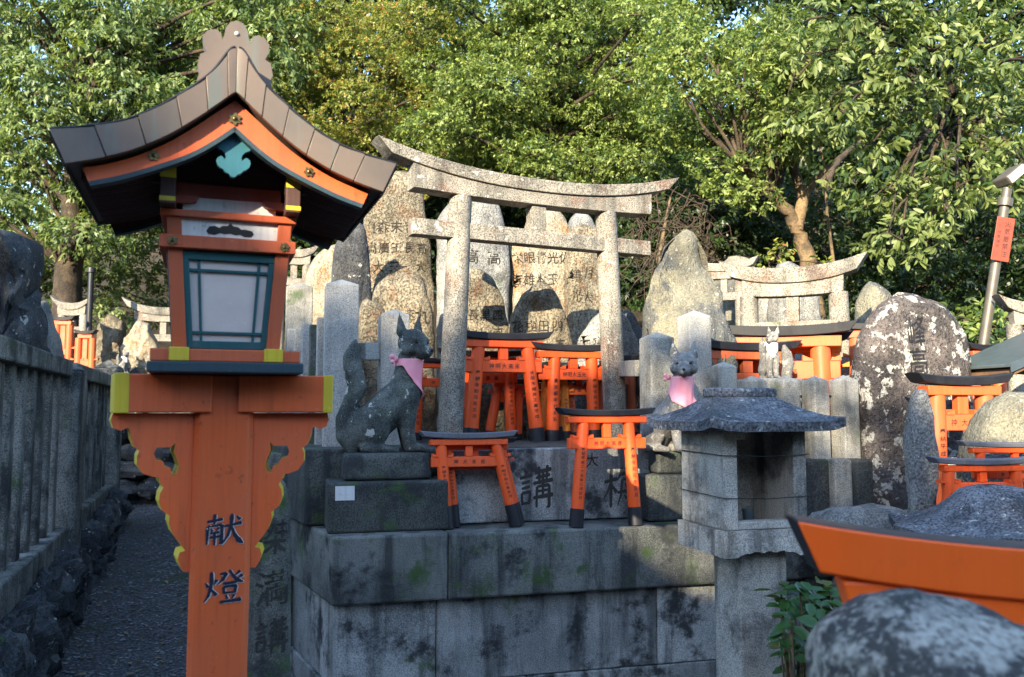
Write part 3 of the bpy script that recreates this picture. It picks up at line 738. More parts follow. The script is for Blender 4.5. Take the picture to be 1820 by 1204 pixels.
def torii(name, label, loc, yaw, P, mat, kmat, group=None, tilt=(0, 0), text=None, sides=True, foot=None, tmat='ink', cat='torii gate'):
    """P: s0,s1 half spacings, H pillar height, r radius, kas (half length, thickness, depth, rise), shi (half length, thickness, depth), nuki (z, half length, height, depth)"""
    t = thing(name, label, cat, loc, yaw, group, tilt)
    H, r, s0, s1 = P['H'], P['r'], P['s0'], P['s1']; kl, kt, kd, kr = P['kas']; sl, st, sd = P['shi']; nz, nl, nh, nd = P['nuki']
    cv = P.get('shi_rise', kr * .25); pw = 2.3
    shi = lambda s: cv * abs(s * sl / kl) ** pw
    b0 = lambda s: H + st + cv * abs(s) ** pw + (kr - cv) * abs(s) ** pw
    kas = part('kasagi', beam_mb(kl, kl + kt * P.get('flare', .35), kd, lambda s: H + st + .001 + kr * abs(s) ** pw, lambda s: H + st + kt + kr * 1.12 * abs(s) ** pw, ridge=kt * .14, dtop=kd * 1.06), kmat, t, 35, .004)
    part('shimaki', beam_mb(sl, sl + st * .05, sd, lambda s: H + shi(s), lambda s: H + st + (kr * abs(s * sl / kl) ** pw if P.get('fill', True) else 0) - .0005), mat, t, 35, .004)
    sq = P.get('square', False)
    rng = random.Random(label); dxb = P.get('dx', 0.0)
    def pxz(sg, z): return sg * (s0 + (s1 - s0) * z / H) + dxb * (1 - z / H)
    for sg in (-1, 1):
        ft = foot or 0
        zf = ft; xf = pxz(sg, zf)
        if sq:
            d0 = r
            o = part('pillar', MB().hexa([(xf - r, -d0, zf), (xf + r, -d0, zf), (xf + r, d0, zf), (xf - r, d0, zf), (sg * s1 - r, -d0, H + .002), (sg * s1 + r, -d0, H + .002), (sg * s1 + r, d0, H + .002), (sg * s1 - r, d0, H + .002)]), mat, t, None, r * .15)
        else:
            o = part('pillar', MB().tube([(xf, 0, zf), ((xf + sg * s1) / 2, 0, (zf + H) / 2), (sg * s1, 0, H + shi(s1 / sl) + .004)], [r, r * .97, r * .92], 20), mat, t, 50)
        if foot:
            part('foot_band', MB().tube([(pxz(sg, 0), 0, 0), (xf, 0, ft + .001)], [r * 1.14, r * 1.10], 18), M['black'], o, 50)
        if P.get('wedge'):
            xn = pxz(sg, nz)
            for q in (-1, 1):
                x0 = xn + q * r * .8; x1 = xn + q * (r + nh * .42)
                part('wedge', MB().prism([(x0, nz + nh * .5 - .001), (x1, nz + nh * .5 - .001), (x1, nz + nh * .82), (x0, nz + nh * .58)], -nd * .62, nd * .62), mat, t)
        if sides:
            st_ = rng.choice(SIDE_TEXT); n = len(st_); z1 = nz - nh * .3; z0 = ft + (nz - ft) * .14; hh = (z1 - z0) / n; gl = []
            for i, ch in enumerate(st_):
                z = z1 - (i + .5) * hh; x = pxz(sg, z); gl.append((ch, x, z, min(r * .7, hh), hh * .72))
            def wrap(u, z, sg=sg):
                xc = pxz(sg, z); d = u - xc
                return (u, -(math.sqrt(max(0, r * r - d * d)) if not sq else r) - .0012, z)
            inscription(o, gl, 0, M[tmat], 'lettering', fn=wrap)
    nk = part('nuki', MB().box(-nl, nl, -nd / 2, nd / 2, nz - nh / 2, nz + nh / 2), mat, t, None, .004)
    if text:
        n = len(text); span = s1 * 1.3; h = nh * .46
        inscription(nk, [(ch, -span / 2 + span * (i + .5) / n, nz, h * .95, h) for i, ch in enumerate(text)], -nd / 2, M[tmat], 'lettering')
    g = P.get('gaku', .03)
    part('strut', MB().box(-g, g, -nd * .45, nd * .45, nz + nh / 2 + .001, H + .012), mat, t, None, .003)
    return t

# the big stone gate on the terrace
ST = frame_at(800, 728, 5.1, 25)
c = ST.w(.583, 0, ZU - .01)
BIG = dict(s0=.585, s1=.522, H=1.515, r=.077, kas=(.985, .078, .16, .125), shi=(.845, .082, .13), nuki=(1.305, .845, .098, .10), gaku=.050, shi_rise=.03, flare=1.1)
torii('stone_torii', 'big weathered grey stone gate with curved lintel above the terrace', c, ST.yaw, BIG, M['torii_stone'], M['torii_stone'], sides=False)

def mini(label, pxl, pxr, pybase, pytop, Y, zbase, yaw, text, kmat='black', mat='orange_small', spread=1.08, over=1.65, foot=.11, tilt=(0, 0), sides=True, square=False, group='small vermilion gates on the terrace', shaft=.036, tmat='ink', kasagi=None, wedge=True, name='vermilion_torii', dz=0, dx=0.0):
    """small painted gate given by the pixel columns of its pillars and its lintel height"""
    a = at(pxl, pytop, Y); b = at(pxr, pytop, Y); s1 = (b.x - a.x) / 2 / math.cos(R(yaw)); H = a.z - zbase
    loc = ((a.x + b.x) / 2, Y, zbase + dz); r = shaft
    P = dict(s0=s1 * spread, s1=s1, H=H, r=r, kas=(kasagi or s1 * over, r * 1.15, r * 2.6, r * .55), shi=(s1 * (over - .22), r * 1.0, r * 1.9), nuki=(H * .80, s1 * (over - .25), r * 1.7, r * 1.1), gaku=r * .62, shi_rise=0.0, fill=False, wedge=wedge, square=square)
    P['kas'] = (P['kas'][0], r * .95, r * 2.6, r * .38); P['flare'] = .8; P['dx'] = dx
    return torii(name, label, loc, R(yaw), P, M[mat], M[kmat], group, tilt, text, sides, foot)
Yl = 4.35
mini('vermilion gate with grey-blue lintel leaning against the slab beside the fox pedestal', 787, 884, 925, 792, 4.32, ZT, 15, '神大末松', kmat='greyblack', spread=1.24, over=1.62, tilt=(-5, 0), shaft=.031, dx=.065)
mini('thinner vermilion gate right behind the one with the grey-blue lintel', 800, 893, 925, 800, 4.39, ZT, 15, '神大松', kmat='black', spread=1.22, over=1.45, tilt=(-4, 0), shaft=.026, dx=.06)
mini('vermilion gate with black lintel standing before the carved slab, right of its large character', 1039, 1122, 925, 752, 4.40, ZT, 15, '神明大高春', spread=1.30, over=1.95, tilt=(-3, 0), foot=.09, shaft=.033, dx=-.015)
mini('largest vermilion gate in the row under the stone gate, black lintel flecked with orange', 853, 940, 790, 618, 5.42, ZU, 17, '神明大高末', spread=1.36, over=1.80, foot=.085, tilt=(-3, 0), shaft=.046)
mini('vermilion gate passing behind the right pillar of the stone gate', 985, 1052, 790, 637, 5.60, ZU, 17, '神明大玉光', spread=1.14, over=2.15, foot=.07, shaft=.043)
mini('vermilion gate with bold lettering behind the largest one of the row', 814, 903, 790, 645, 5.60, ZU, 17, '神大高業', spread=1.14, over=1.6, foot=.05, shaft=.038)
mini('faded yellowish vermilion gate squeezed between the two large ones of the row', 970, 1002, 790, 684, 5.68, ZU, 16, '大神', spread=1.2, over=1.5, foot=.06, mat='orange_fade', shaft=.036)
mini('old vermilion gate low in the shadow behind the right half of the row', 1000, 1056, 790, 672, 5.74, ZU, 14, '大高弘', spread=1.10, over=1.6, foot=.09, mat='orange', shaft=.038)
mini('reddish vermilion gate set deep behind the middle of the row', 955, 1012, 790, 690, 5.76, ZU, 12, None, spread=1.25, over=1.5, foot=.05, mat='orange_old', shaft=.034)
mini('small vermilion gate leaning sideways in the dark behind the row', 876, 912, 790, 690, 5.75, ZU, 14, None, spread=1.4, over=1.7, foot=.05, sides=False, shaft=.034, tilt=(0, 6))
mini('vermilion gate peeking out behind the left pillar of the stone gate', 745, 832, 790, 655, 5.72, ZU, 15, '神大吉', spread=1.05, over=1.5, foot=.05, shaft=.034)
mini('thin vermilion gate end showing right of the right stone pillar', 1070, 1122, 790, 650, 5.76, ZU, 15, None, spread=1.05, over=1.35, foot=.05, sides=False, mat='orange_old', shaft=.034)

# right-hand shrine area
mini('large sunlit vermilion gate with long black lintel behind the small white-bibbed fox', 1330, 1452, 760, 618, 5.65, 1.2, -14, None, over=1.75, shaft=.07, sides=False, foot=None, mat='orange', group='vermilion gates right of the boulder')
mini('darker vermilion gate with thin black lintel against the tall boulder', 1262, 1390, 760, 640, 5.5, 1.2, 12, None, over=1.35, shaft=.055, sides=False, foot=None, mat='orange_old', group='vermilion gates right of the boulder')
mini('bright vermilion gate overlapping the large one behind the short posts', 1400, 1475, 760, 628, 5.75, 1.2, -12, None, over=1.6, shaft=.06, sides=False, foot=None, mat='orange_fade', group='vermilion gates right of the boulder')
mini('vermilion gate end showing left of the lichen-spotted stele', 1528, 1600, 760, 600, 5.9, 1.2, -25, None, over=1.5, shaft=.05, sides=False, foot=None, mat='orange_old', group='vermilion gates right of the boulder')
mini('vermilion gate with wide black lintel right of the lichen-spotted stele', 1660, 1752, 905, 703, 4.55, .9, 8, '神大峰', over=1.72, shaft=.05, foot=.0, mat='orange', group='vermilion gates by the round stone')
mini('vermilion gate with pale grey lintel in front of the round stone', 1738, 1868, 905, 805, 3.72, .9, 6, '神大高', kmat='greyblack', over=1.5, shaft=.022, foot=.0, sides=False, group='vermilion gates by the round stone')
mini('low vermilion gate with dark grey lintel above the mossy stone roof', 1682, 1808, 905, 838, 3.6, .95, 6, '神大日吉', kmat='greyblack', over=1.42, shaft=.026, foot=.0, group='vermilion gates by the round stone')
mini('distant vermilion gate under the sheet metal roof', 1728, 1776, 700, 636, 6.0, 1.5, 8, '大神', over=1.5, shaft=.045, foot=.0, sides=False, mat='orange', group='vermilion gates by the round stone')

# foreground gate, close to the lens and out of focus
def fg():
    p = at(1404, 930, 1.12)
    t = thing('vermilion_torii', 'out-of-focus vermilion gate close to the camera at the right edge', 'torii gate', (p.x, p.y, 0), R(-6))
    n = 20; vs = []; L = .62
    def top(x): return p.z + .008 - .075 * (1 - (1 - min(1, x / .42)) ** 2) * .46
    th = lambda x: .066
    vs = []; fs = []
    for i in range(n + 1):
        x = L * i / n; zt = top(x); xb = x + .028 * (1 - i / n)
        vs += [(xb, -.032, zt - th(x)), (xb, .032, zt - th(x)), (x, .036, zt), (x, 0, zt + .002), (x, -.036, zt)]
    for i in range(n):
        for j in range(5): fs.append((i * 5 + j, i * 5 + (j + 1) % 5, (i + 1) * 5 + (j + 1) % 5, (i + 1) * 5 + j))
    fs += [(0, 1, 2, 3, 4), tuple(n * 5 + j for j in (4, 3, 2, 1, 0))]
    mb = MB(); mb.add(vs, fs); mb.m = [1 if (f % 5 in (2, 3) and f < n * 5) or f == n * 5 else 0 for f in range(len(fs))]
    part('kasagi', mb, [M['orange_near'], M['black']], t, 35, .004)
    z1 = p.z - .080
    part('shimaki', MB().hexa([(.072, -.024, z1 - .040), (L, -.024, z1 - .052), (L, .024, z1 - .052), (.072, .024, z1 - .040), (.058, -.024, z1 + .012), (L, -.024, z1 + .006), (L, .024, z1 + .006), (.058, .024, z1 + .012)]), M['orange_near'], t, None, .005)
    for x in (.284, .96):
        if x < L + .4: part('pillar', MB().tube([(x - .03, 0, -.02), (x, 0, z1 - .03)], [.030, .028], 20), M['orange_near'], t, 50)
    part('nuki', MB().box(.26, 1.1, -.014, .014, z1 - .20, z1 - .145), M['orange_near'], t, None, .004)
fg()
o = link('boulder', boulder_mesh('boulder', (.135, .14, .125), 4, .12, 40, 26), M['foreground_stone'], None, 180)
p = at(1668, 1268, .97); o.location = (p.x, p.y, p.z); tag(o, 'out-of-focus rounded boulder blotched black and white in the lower right corner', 'boulder')
t = thing('stone_pillar', 'plain stone pillar carrying the blurred blotched boulder in the lower right corner', 'pillar', (p.x, p.y, 0)); part('shaft', MB().tube([(0, 0, 0), (0, 0, p.z - .1)], [.12, .1], 20), M['granite'], t, 50)

# stone gates further back
def stone_gate(label, pxl, pxr, pytop, Y, zbase, yaw, over=1.6, r=.06, rise=.09, dz=0, mat='torii_stone', kt=None):
    a = at(pxl, pytop, Y); b = at(pxr, pytop, Y); s1 = (b.x - a.x) / 2 / max(.3, math.cos(R(yaw))); H = a.z - zbase
    P = dict(s0=s1 * 1.06, s1=s1, H=H, r=r, kas=(s1 * over, r * 1.5, r * 2.2, rise), shi=(s1 * (over - .3), r * 1.3, r * 1.7), nuki=(H - r * 3.2, s1 * (over - .3), r * 1.4, r * 1.2), gaku=r * .6, shi_rise=rise * .4, flare=.7)
    return torii('stone_torii', label, ((a.x + b.x) / 2, Y, zbase), R(yaw), P, M[mat], M[mat], 'distant stone gates', sides=False)
stone_gate('mid-sized stone gate with rust-stained lintel right of the tall boulder', 1340, 1478, 528, 6.3, 1.3, -24, over=1.42, r=.075, rise=.075)
stone_gate('small stone gate just behind the mid-sized one, beside the tree trunk', 1262, 1312, 497, 7.6, 1.6, -20, over=1.9, r=.05, rise=.05)
stone_gate('pale stone gate at the far right edge under the lamp pole', 1806, 1880, 580, 6.2, 1.3, -8, over=1.4, r=.06, rise=.06)
stone_gate('distant pale stone gate at the end of the path, near the dark pole', 110, 150, 562, 11.5, .9, -6, over=1.6, r=.06, rise=.10)
stone_gate('distant pale stone gate half hidden behind the orange lantern', 252, 330, 573, 11.8, .9, 12, over=1.5, r=.07, rise=.12)
stone_gate('small stone gate seen just under the right eave of the lantern', 500, 545, 472, 8.5, 1.4, 14, over=1.5, r=.055, rise=.06)
# distant vermilion group on the left
mini('distant vermilion gate above the left stone fence', 103, 124, 660, 578, 10.8, .9, 6, None, over=1.6, shaft=.05, sides=False, foot=.0, group='vermilion gates at the end of the path', mat='orange')
mini('pair-like narrow vermilion gate beside the dark pole at the end of the path', 141, 164, 660, 602, 10.4, .9, 6, None, over=1.25, shaft=.045, sides=False, foot=.0, group='vermilion gates at the end of the path', mat='orange')
t = thing('pole', 'thin dark pole rising at the far end of the path', 'pole', at(155, 660, 11.0)); part('shaft', MB().tube([(0, 0, -.6), (0, 0, 1.3)], [.04, .035], 12), M['black'], t, 50); part('cap', MB().tube([(0, 0, 1.3), (0, 0, 1.36)], [.055, .05], 12), M['black'], t, 50)

# ================================================================== STANDING STONES
def stele(name, label, contour, Y, T, mat, texts=(), cat='stele', yaw=15, seed=0, amp=.016, n=96, group='inscribed standing stones', tmat='carve_tan', rough=1.0, facet=0.0, zbase=None):
    xs_ = [p[0] for p in contour]; yb = max(p[1] for p in contour)
    fr = frame_at((min(xs_) + max(xs_)) / 2, yb, Y, yaw); z0 = at(0, yb, Y).z
    zb = ground(fr.x, fr.y) - .08; zb = min(zb, z0 - .02) if zbase is None else zbase
    pts = [fr.px(*p) for p in contour]
    pts = [(pts[0][0], zb)] + pts + [(pts[-1][0], zb)]
    # resample the outline evenly
    P = [Vector(p) for p in pts]; seg = [(P[(i + 1) % len(P)] - P[i]).length for i in range(len(P))]; tot = sum(seg); out = []
    for k in range(n):
        d = tot * k / n; i = 0
        while d > seg[i] and i < len(seg) - 1: d -= seg[i]; i += 1
        out.append(P[i].lerp(P[(i + 1) % len(P)], d / max(1e-6, seg[i])))
    for _ in range(1): out = [(out[i - 1] + out[i] * 2 + out[(i + 1) % n]) / 4 for i in range(n)]
    cx = sum(p.x for p in out) / n; cz = sum(p.y for p in out) / n; C = Vector((cx, cz))
    rings = [0, .1, .2, .3, .4, .5, .6, .68, .76, .84, .9, .95, .985]; vs = []; fs = []
    S = Vector((seed * 3.7 + .3, seed * 1.9, seed * .7))
    def disp(u, v, z):
        q = Vector((u, v, z)); d = noise.noise(q * 3.1 + S) * 2.0 + noise.noise(q * 8 + S) * 1.3 + noise.noise(q * 21 + S) * .7 * rough
        return amp * d
    for sgn in (-1, 1):
        base = len(vs)
        for ri, t_ in enumerate(rings):
            for k in range(n):
                p = C + (out[k] - C) * t_
                v = sgn * T / 2 * (1 - .30 * t_ ** 7 - (.22 if t_ > .97 else 0) - .12 * t_ ** 2)
                v += disp(p.x, sgn * .7, p.y) + facet * T * noise.noise(Vector((p.x * 1.7, p.y * 1.7, sgn * 3)) + S)
                j = 1 + .6 * disp(p.x, v, p.y) / max(.1, (out[k] - C).length) * (1 if t_ > .5 else 0)
                p2 = C + (p - C) * j
                vs.append((p2.x, v, p2.y))
        for ri in range(len(rings) - 1):
            for k in range(n):
                a, b = base + ri * n + k, base + ri * n + (k + 1) % n
                f = (a, b, b + n, a + n); fs.append(f if ri else (a, b + n, a + n))
    L = len(rings); r0 = (L - 1) * n; r1 = L * n + (L - 1) * n
    mid = len(vs)
    for k in range(n):
        p = out[k]; j = 1 + disp(p.x, 0, p.y) / max(.1, (p - C).length); q = C + (p - C) * j; vs.append((q.x, disp(p.y, p.x, 1), q.y))
    for k in range(n):
        k2 = (k + 1) % n
        fs += [(r0 + k, r0 + k2, mid + k2, mid + k), (mid + k, mid + k2, r1 + k2, r1 + k)]
    mb = MB(); mb.add([(x, y, z - zb) for x, y, z in vs], fs)
    me = bpy.data.meshes.new(name); me.from_pydata(mb.v, [], mb.f)
    bm = bmesh.new(); bm.from_mesh(me); bmesh.ops.remove_doubles(bm, verts=bm.verts, dist=1e-5); bmesh.ops.recalc_face_normals(bm, faces=bm.faces); bm.to_mesh(me); bm.free()
    o = link(name, me, M[mat], None, 48)
    o.location = (fr.x, fr.y, zb); o.rotation_euler = (0, 0, fr.yaw); tag(o, label, cat, group)
    if texts:
        bvh = BVHTree.FromPolygons([v.co for v in me.vertices], [tuple(p.vertices) for p in me.polygons])
        gl = []
        for ch, px, py, w, h in texts:
            u, z = fr.px(px, py, -T / 2); gl.append((ch, u, z - zb, w / F_PX * Y, h / F_PX * Y))
        inscription(o, gl, -T / 2, M[tmat], 'carved_characters', bvh=bvh, lift=.003, each=True)
    return o
row = lambda s, y, xs, w, h=None: [(ch, x, y, w, h or w * 1.1) for ch, x in zip(s, xs)]
stele('standing_stone', 'tall tan stone with rows of carved characters left of the stone gate', [(640, 640), (640, 500), (645, 420), (650, 370), (668, 325), (690, 308), (715, 303), (740, 312), (752, 345), (757, 400), (766, 440), (768, 520), (768, 640)], 7.0, .30, 'tan', row('白森末吉', 403, (658, 681, 705, 730), 22) + row('高廣王長高', 441, (660, 682, 704, 727, 749), 20) + row('大三一大', 474, (673, 700, 724, 748), 20), seed=1)
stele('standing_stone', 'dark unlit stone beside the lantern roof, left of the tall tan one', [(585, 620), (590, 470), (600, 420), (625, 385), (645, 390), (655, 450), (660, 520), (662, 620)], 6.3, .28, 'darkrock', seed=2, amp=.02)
stele('standing_stone', 'pale sunlit stone just under the right eave of the lantern', [(538, 640), (543, 480), (568, 445), (600, 430), (612, 480), (617, 640)], 7.1, .3, 'cream', seed=3)
stele('standing_stone', 'peaked grey stone seen through the stone gate, two large characters', [(778, 700), (778, 440), (775, 390), (795, 360), (830, 335), (850, 333), (880, 350), (893, 390), (903, 440), (905, 560), (897, 640)], 6.9, .3, 'greyrock', [('高', 838, 456, 26, 28), ('高', 878, 458, 26, 28)], seed=4)
stele('standing_stone', 'cream stone with two rows of carved characters, seen through the stone gate', [(904, 660), (905, 480), (900, 440), (928, 418), (943, 372), (985, 369), (1005, 385), (1012, 430), (1010, 560), (1004, 660)], 7.1, .3, 'cream', row('栄眼青光佐', 458, (921, 942, 963, 984, 1004), 21) + row('吉雄木玉', 497, (919, 940, 960, 982), 21), seed=5)
stele('standing_stone', 'rust-brown stone beside the right pillar of the stone gate', [(1004, 660), (1006, 470), (1013, 410), (1035, 395), (1060, 405), (1075, 470), (1072, 580), (1066, 660)], 7.0, .28, 'tan', [('鶴', 1024, 490, 22, 26), ('月', 1046, 485, 20, 24), ('光', 1026, 525, 20, 24), ('大', 1045, 528, 22, 22)], seed=6, amp=.02)
stele('standing_stone', 'slanted grey stone top just below the lintel of the stone gate', [(1008, 480), (1012, 385), (1028, 369), (1046, 380), (1060, 420), (1064, 480)], 7.5, .3, 'greyrock', seed=7, facet=.3)
stele('standing_stone', 'rounded rough tan stone behind the fox head, left of the gate pillar', [(655, 640), (658, 540), (668, 503), (697, 484), (735, 481), (752, 505), (766, 555), (772, 640)], 6.08, .24, 'tan', [('九', 750, 562, 30, 34), ('未', 728, 558, 18, 20)], seed=8, amp=.022)
stele('standing_stone', 'small rust-brown rock between the pale fence posts', [(634, 700), (636, 555), (652, 532), (675, 540), (692, 575), (694, 700)], 5.75, .26, 'tan', seed=9, amp=.025, facet=.2)
stele('standing_stone', 'rounded tan stone with two rows of characters, right of the gate left pillar', [(813, 660), (817, 500), (830, 480), (850, 476), (875, 492), (893, 530), (902, 580), (903, 660)], 6.08, .22, 'tan', row('玉長黒四', 560, (824, 842, 863, 886), 20) + row('栄士河', 592, (826, 856, 886), 19), seed=10, amp=.016)
stele('standing_stone', 'rounded tan stone with a single row of characters above the vermilion gates', [(898, 680), (905, 565), (920, 533), (945, 508), (965, 504), (985, 520), (1003, 560), (1016, 620), (1020, 680)], 6.05, .22, 'tan', row('花由田四', 580, (923, 946, 967, 991), 21) + [('方', 996, 611, 20, 22)], seed=11, amp=.018)
stele('standing_stone', 'sloping pale grey stone behind the gate right pillar', [(1012, 680), (1028, 605), (1055, 562), (1080, 545), (1105, 560), (1128, 600), (1140, 680)], 6.1, .22, 'greyrock', [('千', 1040, 606, 20, 24), ('高', 1062, 610, 20, 24)], seed=12, amp=.02, facet=.2)
stele('standing_stone', 'dark jagged rock between the gate right pillar and the pale fence post', [(1088, 680), (1098, 565), (1115, 548), (1140, 575), (1150, 680)], 6.3, .3, 'darkrock', seed=13, amp=.03, facet=.3)
stele('boulder', 'tall smooth olive boulder with white lichen behind the pale fence posts', [(1150, 740), (1146, 600), (1149, 540), (1158, 500), (1168, 465), (1182, 440), (1205, 412), (1225, 409), (1245, 432), (1260, 470), (1270, 515), (1274, 600), (1275, 740)], 5.7, .36, 'olive', cat='boulder', seed=14, amp=.034, n=96, facet=.55, group=None)
stele('standing_stone', 'round-topped pale stone behind the small far stone gate', [(1278, 560), (1280, 468), (1300, 452), (1325, 460), (1345, 500), (1348, 560)], 8.3, .35, 'olive', seed=15, amp=.02)
stele('standing_stone', 'light peaked stone at the foot of the tree trunk', [(1372, 560), (1378, 485), (1395, 460), (1415, 475), (1440, 510), (1446, 560)], 7.7, .35, 'greyrock', seed=16, facet=.3)
stele('standing_stone', 'low rounded stone beside the light peaked one under the tree', [(1346, 560), (1350, 500), (1362, 482), (1385, 478), (1392, 560)], 7.9, .35, 'greyrock', seed=17)
stele('standing_stone', 'dark mottled stone behind the end of the rust-stained gate', [(1532, 680), (1533, 530), (1545, 500), (1562, 505), (1580, 540), (1584, 680)], 7.0, .3, 'olive', seed=18)
stele('standing_stone', 'large brown stele splashed with white lichen, two carved characters', [(1520, 915), (1523, 640), (1531, 590), (1555, 545), (1590, 524), (1620, 520), (1660, 534), (1695, 570), (1712, 620), (1717, 700), (1714, 915)], 5.0, .26, 'lichen_stele', [('峰', 1633, 588, 40, 58), ('高', 1633, 642, 38, 52)], seed=19, yaw=8, n=96, tmat='ink')
stele('standing_stone', 'narrow pale upright stone in front of the lichen-splashed stele', [(1616, 960), (1612, 800), (1616, 730), (1630, 685), (1643, 688), (1654, 730), (1660, 800), (1661, 960)], 4.05, .13, 'greyrock', seed=20, yaw=5)
stele('boulder', 'round sunlit olive stone at the right edge above the grey-linteled gates', [(1722, 850), (1722, 780), (1738, 730), (1775, 697), (1820, 690), (1870, 700), (1905, 760), (1905, 850)], 4.0, .35, 'olive', cat='boulder', seed=21, yaw=0, amp=.02, group=None)
stele('boulder', 'pale rounded rock beyond the left stone fence', [(46, 700), (48, 570), (62, 537), (82, 538), (102, 590), (116, 700)], 8.2, .5, 'greyrock', cat='boulder', seed=22, amp=.03, facet=.2, group='rocks beyond the left fence')
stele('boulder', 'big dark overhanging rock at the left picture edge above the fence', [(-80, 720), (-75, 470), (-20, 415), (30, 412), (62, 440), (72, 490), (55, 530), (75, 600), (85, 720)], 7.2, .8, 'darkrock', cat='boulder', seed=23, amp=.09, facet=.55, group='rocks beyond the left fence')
stele('standing_stone', 'distant brown stone at the end of the path', [(170, 680), (174, 580), (195, 560), (222, 570), (228, 680)], 12.4, .4, 'tan', seed=24, group='stones at the end of the path', zbase=1.9)
stele('standing_stone', 'distant pale pitted stone left of the lantern base', [(212, 670), (222, 600), (245, 570), (265, 575), (282, 620), (290, 670)], 11.0, .4, 'cream', seed=25, amp=.03, group='stones at the end of the path', zbase=1.9)
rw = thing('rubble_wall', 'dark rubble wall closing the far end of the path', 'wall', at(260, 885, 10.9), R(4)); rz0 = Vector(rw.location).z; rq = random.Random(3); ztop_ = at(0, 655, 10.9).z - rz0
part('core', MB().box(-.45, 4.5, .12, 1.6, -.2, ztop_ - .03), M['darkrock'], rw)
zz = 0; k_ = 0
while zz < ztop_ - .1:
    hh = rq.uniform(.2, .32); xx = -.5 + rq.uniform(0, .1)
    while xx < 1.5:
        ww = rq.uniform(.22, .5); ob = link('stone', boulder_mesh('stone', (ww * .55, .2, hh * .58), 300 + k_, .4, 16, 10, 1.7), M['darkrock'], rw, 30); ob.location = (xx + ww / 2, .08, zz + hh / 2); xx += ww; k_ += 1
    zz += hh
stele('standing_stone', 'mossy dark stone carved with large characters between lantern post and platform', [(438, 1320), (440, 900), (448, 850), (480, 842), (508, 850), (515, 900), (517, 1320)], 3.35, .16, 'mossy', [('傑', 482, 955, 56, 62), ('満', 484, 1045, 60, 64), ('講', 482, 1130, 58, 62)], seed=27, yaw=20, amp=.008, group=None, tmat='carve')
# stone dome and roof low on the right
t = thing('stone_lantern_roof', 'lichen-mottled curved stone roof below the grey-linteled gates', 'stone roof', at(1770, 950, 3.3), R(8))
mb = MB(); prof = [(.36, -.02), (.36, .015), (.30, .035), (.22, .075), (.16, .13), (.12, .17), (.07, .185), (0, .19)]
n = 32
vs = []; fs = []
for i, (r_, z_) in enumerate(prof):
    for j in range(n):
        a = 2 * math.pi * j / n; k = 1 + .16 * max(0, math.cos(6 * a / 1)) * (r_ / .36) ** 2; vs.append((r_ * k * math.cos(a), r_ * k * math.sin(a), z_ + .03 * max(0, math.cos(6 * a)) * (r_ / .36) ** 3 + .006 * noise.noise(Vector((r_ * 20, a * 5, 0)))))
for i in range(len(prof) - 1):
    for j in range(n): fs.append((i * n + j, i * n + (j + 1) % n, (i + 1) * n + (j + 1) % n, (i + 1) * n + j))
mb.add(vs, fs + [tuple(range(n - 1, -1, -1))]); part('roof', mb, M['roofstone'], t, 60)
part('shaft', MB().tube([(0, 0, -.9), (0, 0, -.02)], [.16, .14], 18), M['granite'], t, 60)
o = link('boulder', boulder_mesh('boulder', (.30, .25, .16), 9, .2), M['greyrock'], None, 60); p = at(1540, 930, 4.5); o.location = p + Vector((0, 0, -.06)); tag(o, 'flat rock at the foot of the lichen-splashed stele', 'boulder')
o = link('boulder', boulder_mesh('boulder', (.30, .25, .22), 12, .2), M['cream'], None, 60); p = at(1770, 1110, 2.6); o.location = p; tag(o, 'pale rock glimpsed under the foreground vermilion gate', 'boulder')

# ================================================================== FOX STATUES
def fused(mb, voxel, smooth_iters=3):
    me = mb.mesh('fused'); ob = bpy.data.objects.new('fused', me); COL.objects.link(ob)
    md = ob.modifiers.new('r', 'REMESH'); md.mode = 'VOXEL'; md.voxel_size = voxel; md.adaptivity = 0
    ms = ob.modifiers.new('s', 'SMOOTH'); ms.iterations = smooth_iters; ms.factor = .5
    dg = bpy.context.evaluated_depsgraph_get(); out = bpy.data.meshes.new_from_object(ob.evaluated_get(dg))
    bpy.data.objects.remove(ob); return out
K = .001011
def chain(mb, pts):
    """overlapping spheres along a path of (x, lateral, y-down, radius), picture units"""
    for (a, b) in zip(pts, pts[1:]):
        d = math.dist(a[:3], b[:3]); n = max(2, int(d / (.22 * min(a[3], b[3]) + 1)))
        for i in range(n + 1):
            t = i / n; q = [a[j] + (b[j] - a[j]) * t for j in range(4)]
            mb.sphere(((q[0] - 360) * K, q[1] * K, (778 - q[2]) * K), q[3] * K, 10, 8)
def ell(mb, x, l, y, rx, rl, rz): mb.sphere(((x - 360) * K, l * K, (778 - y) * K), (rx * K, rl * K, rz * K), 16, 12)
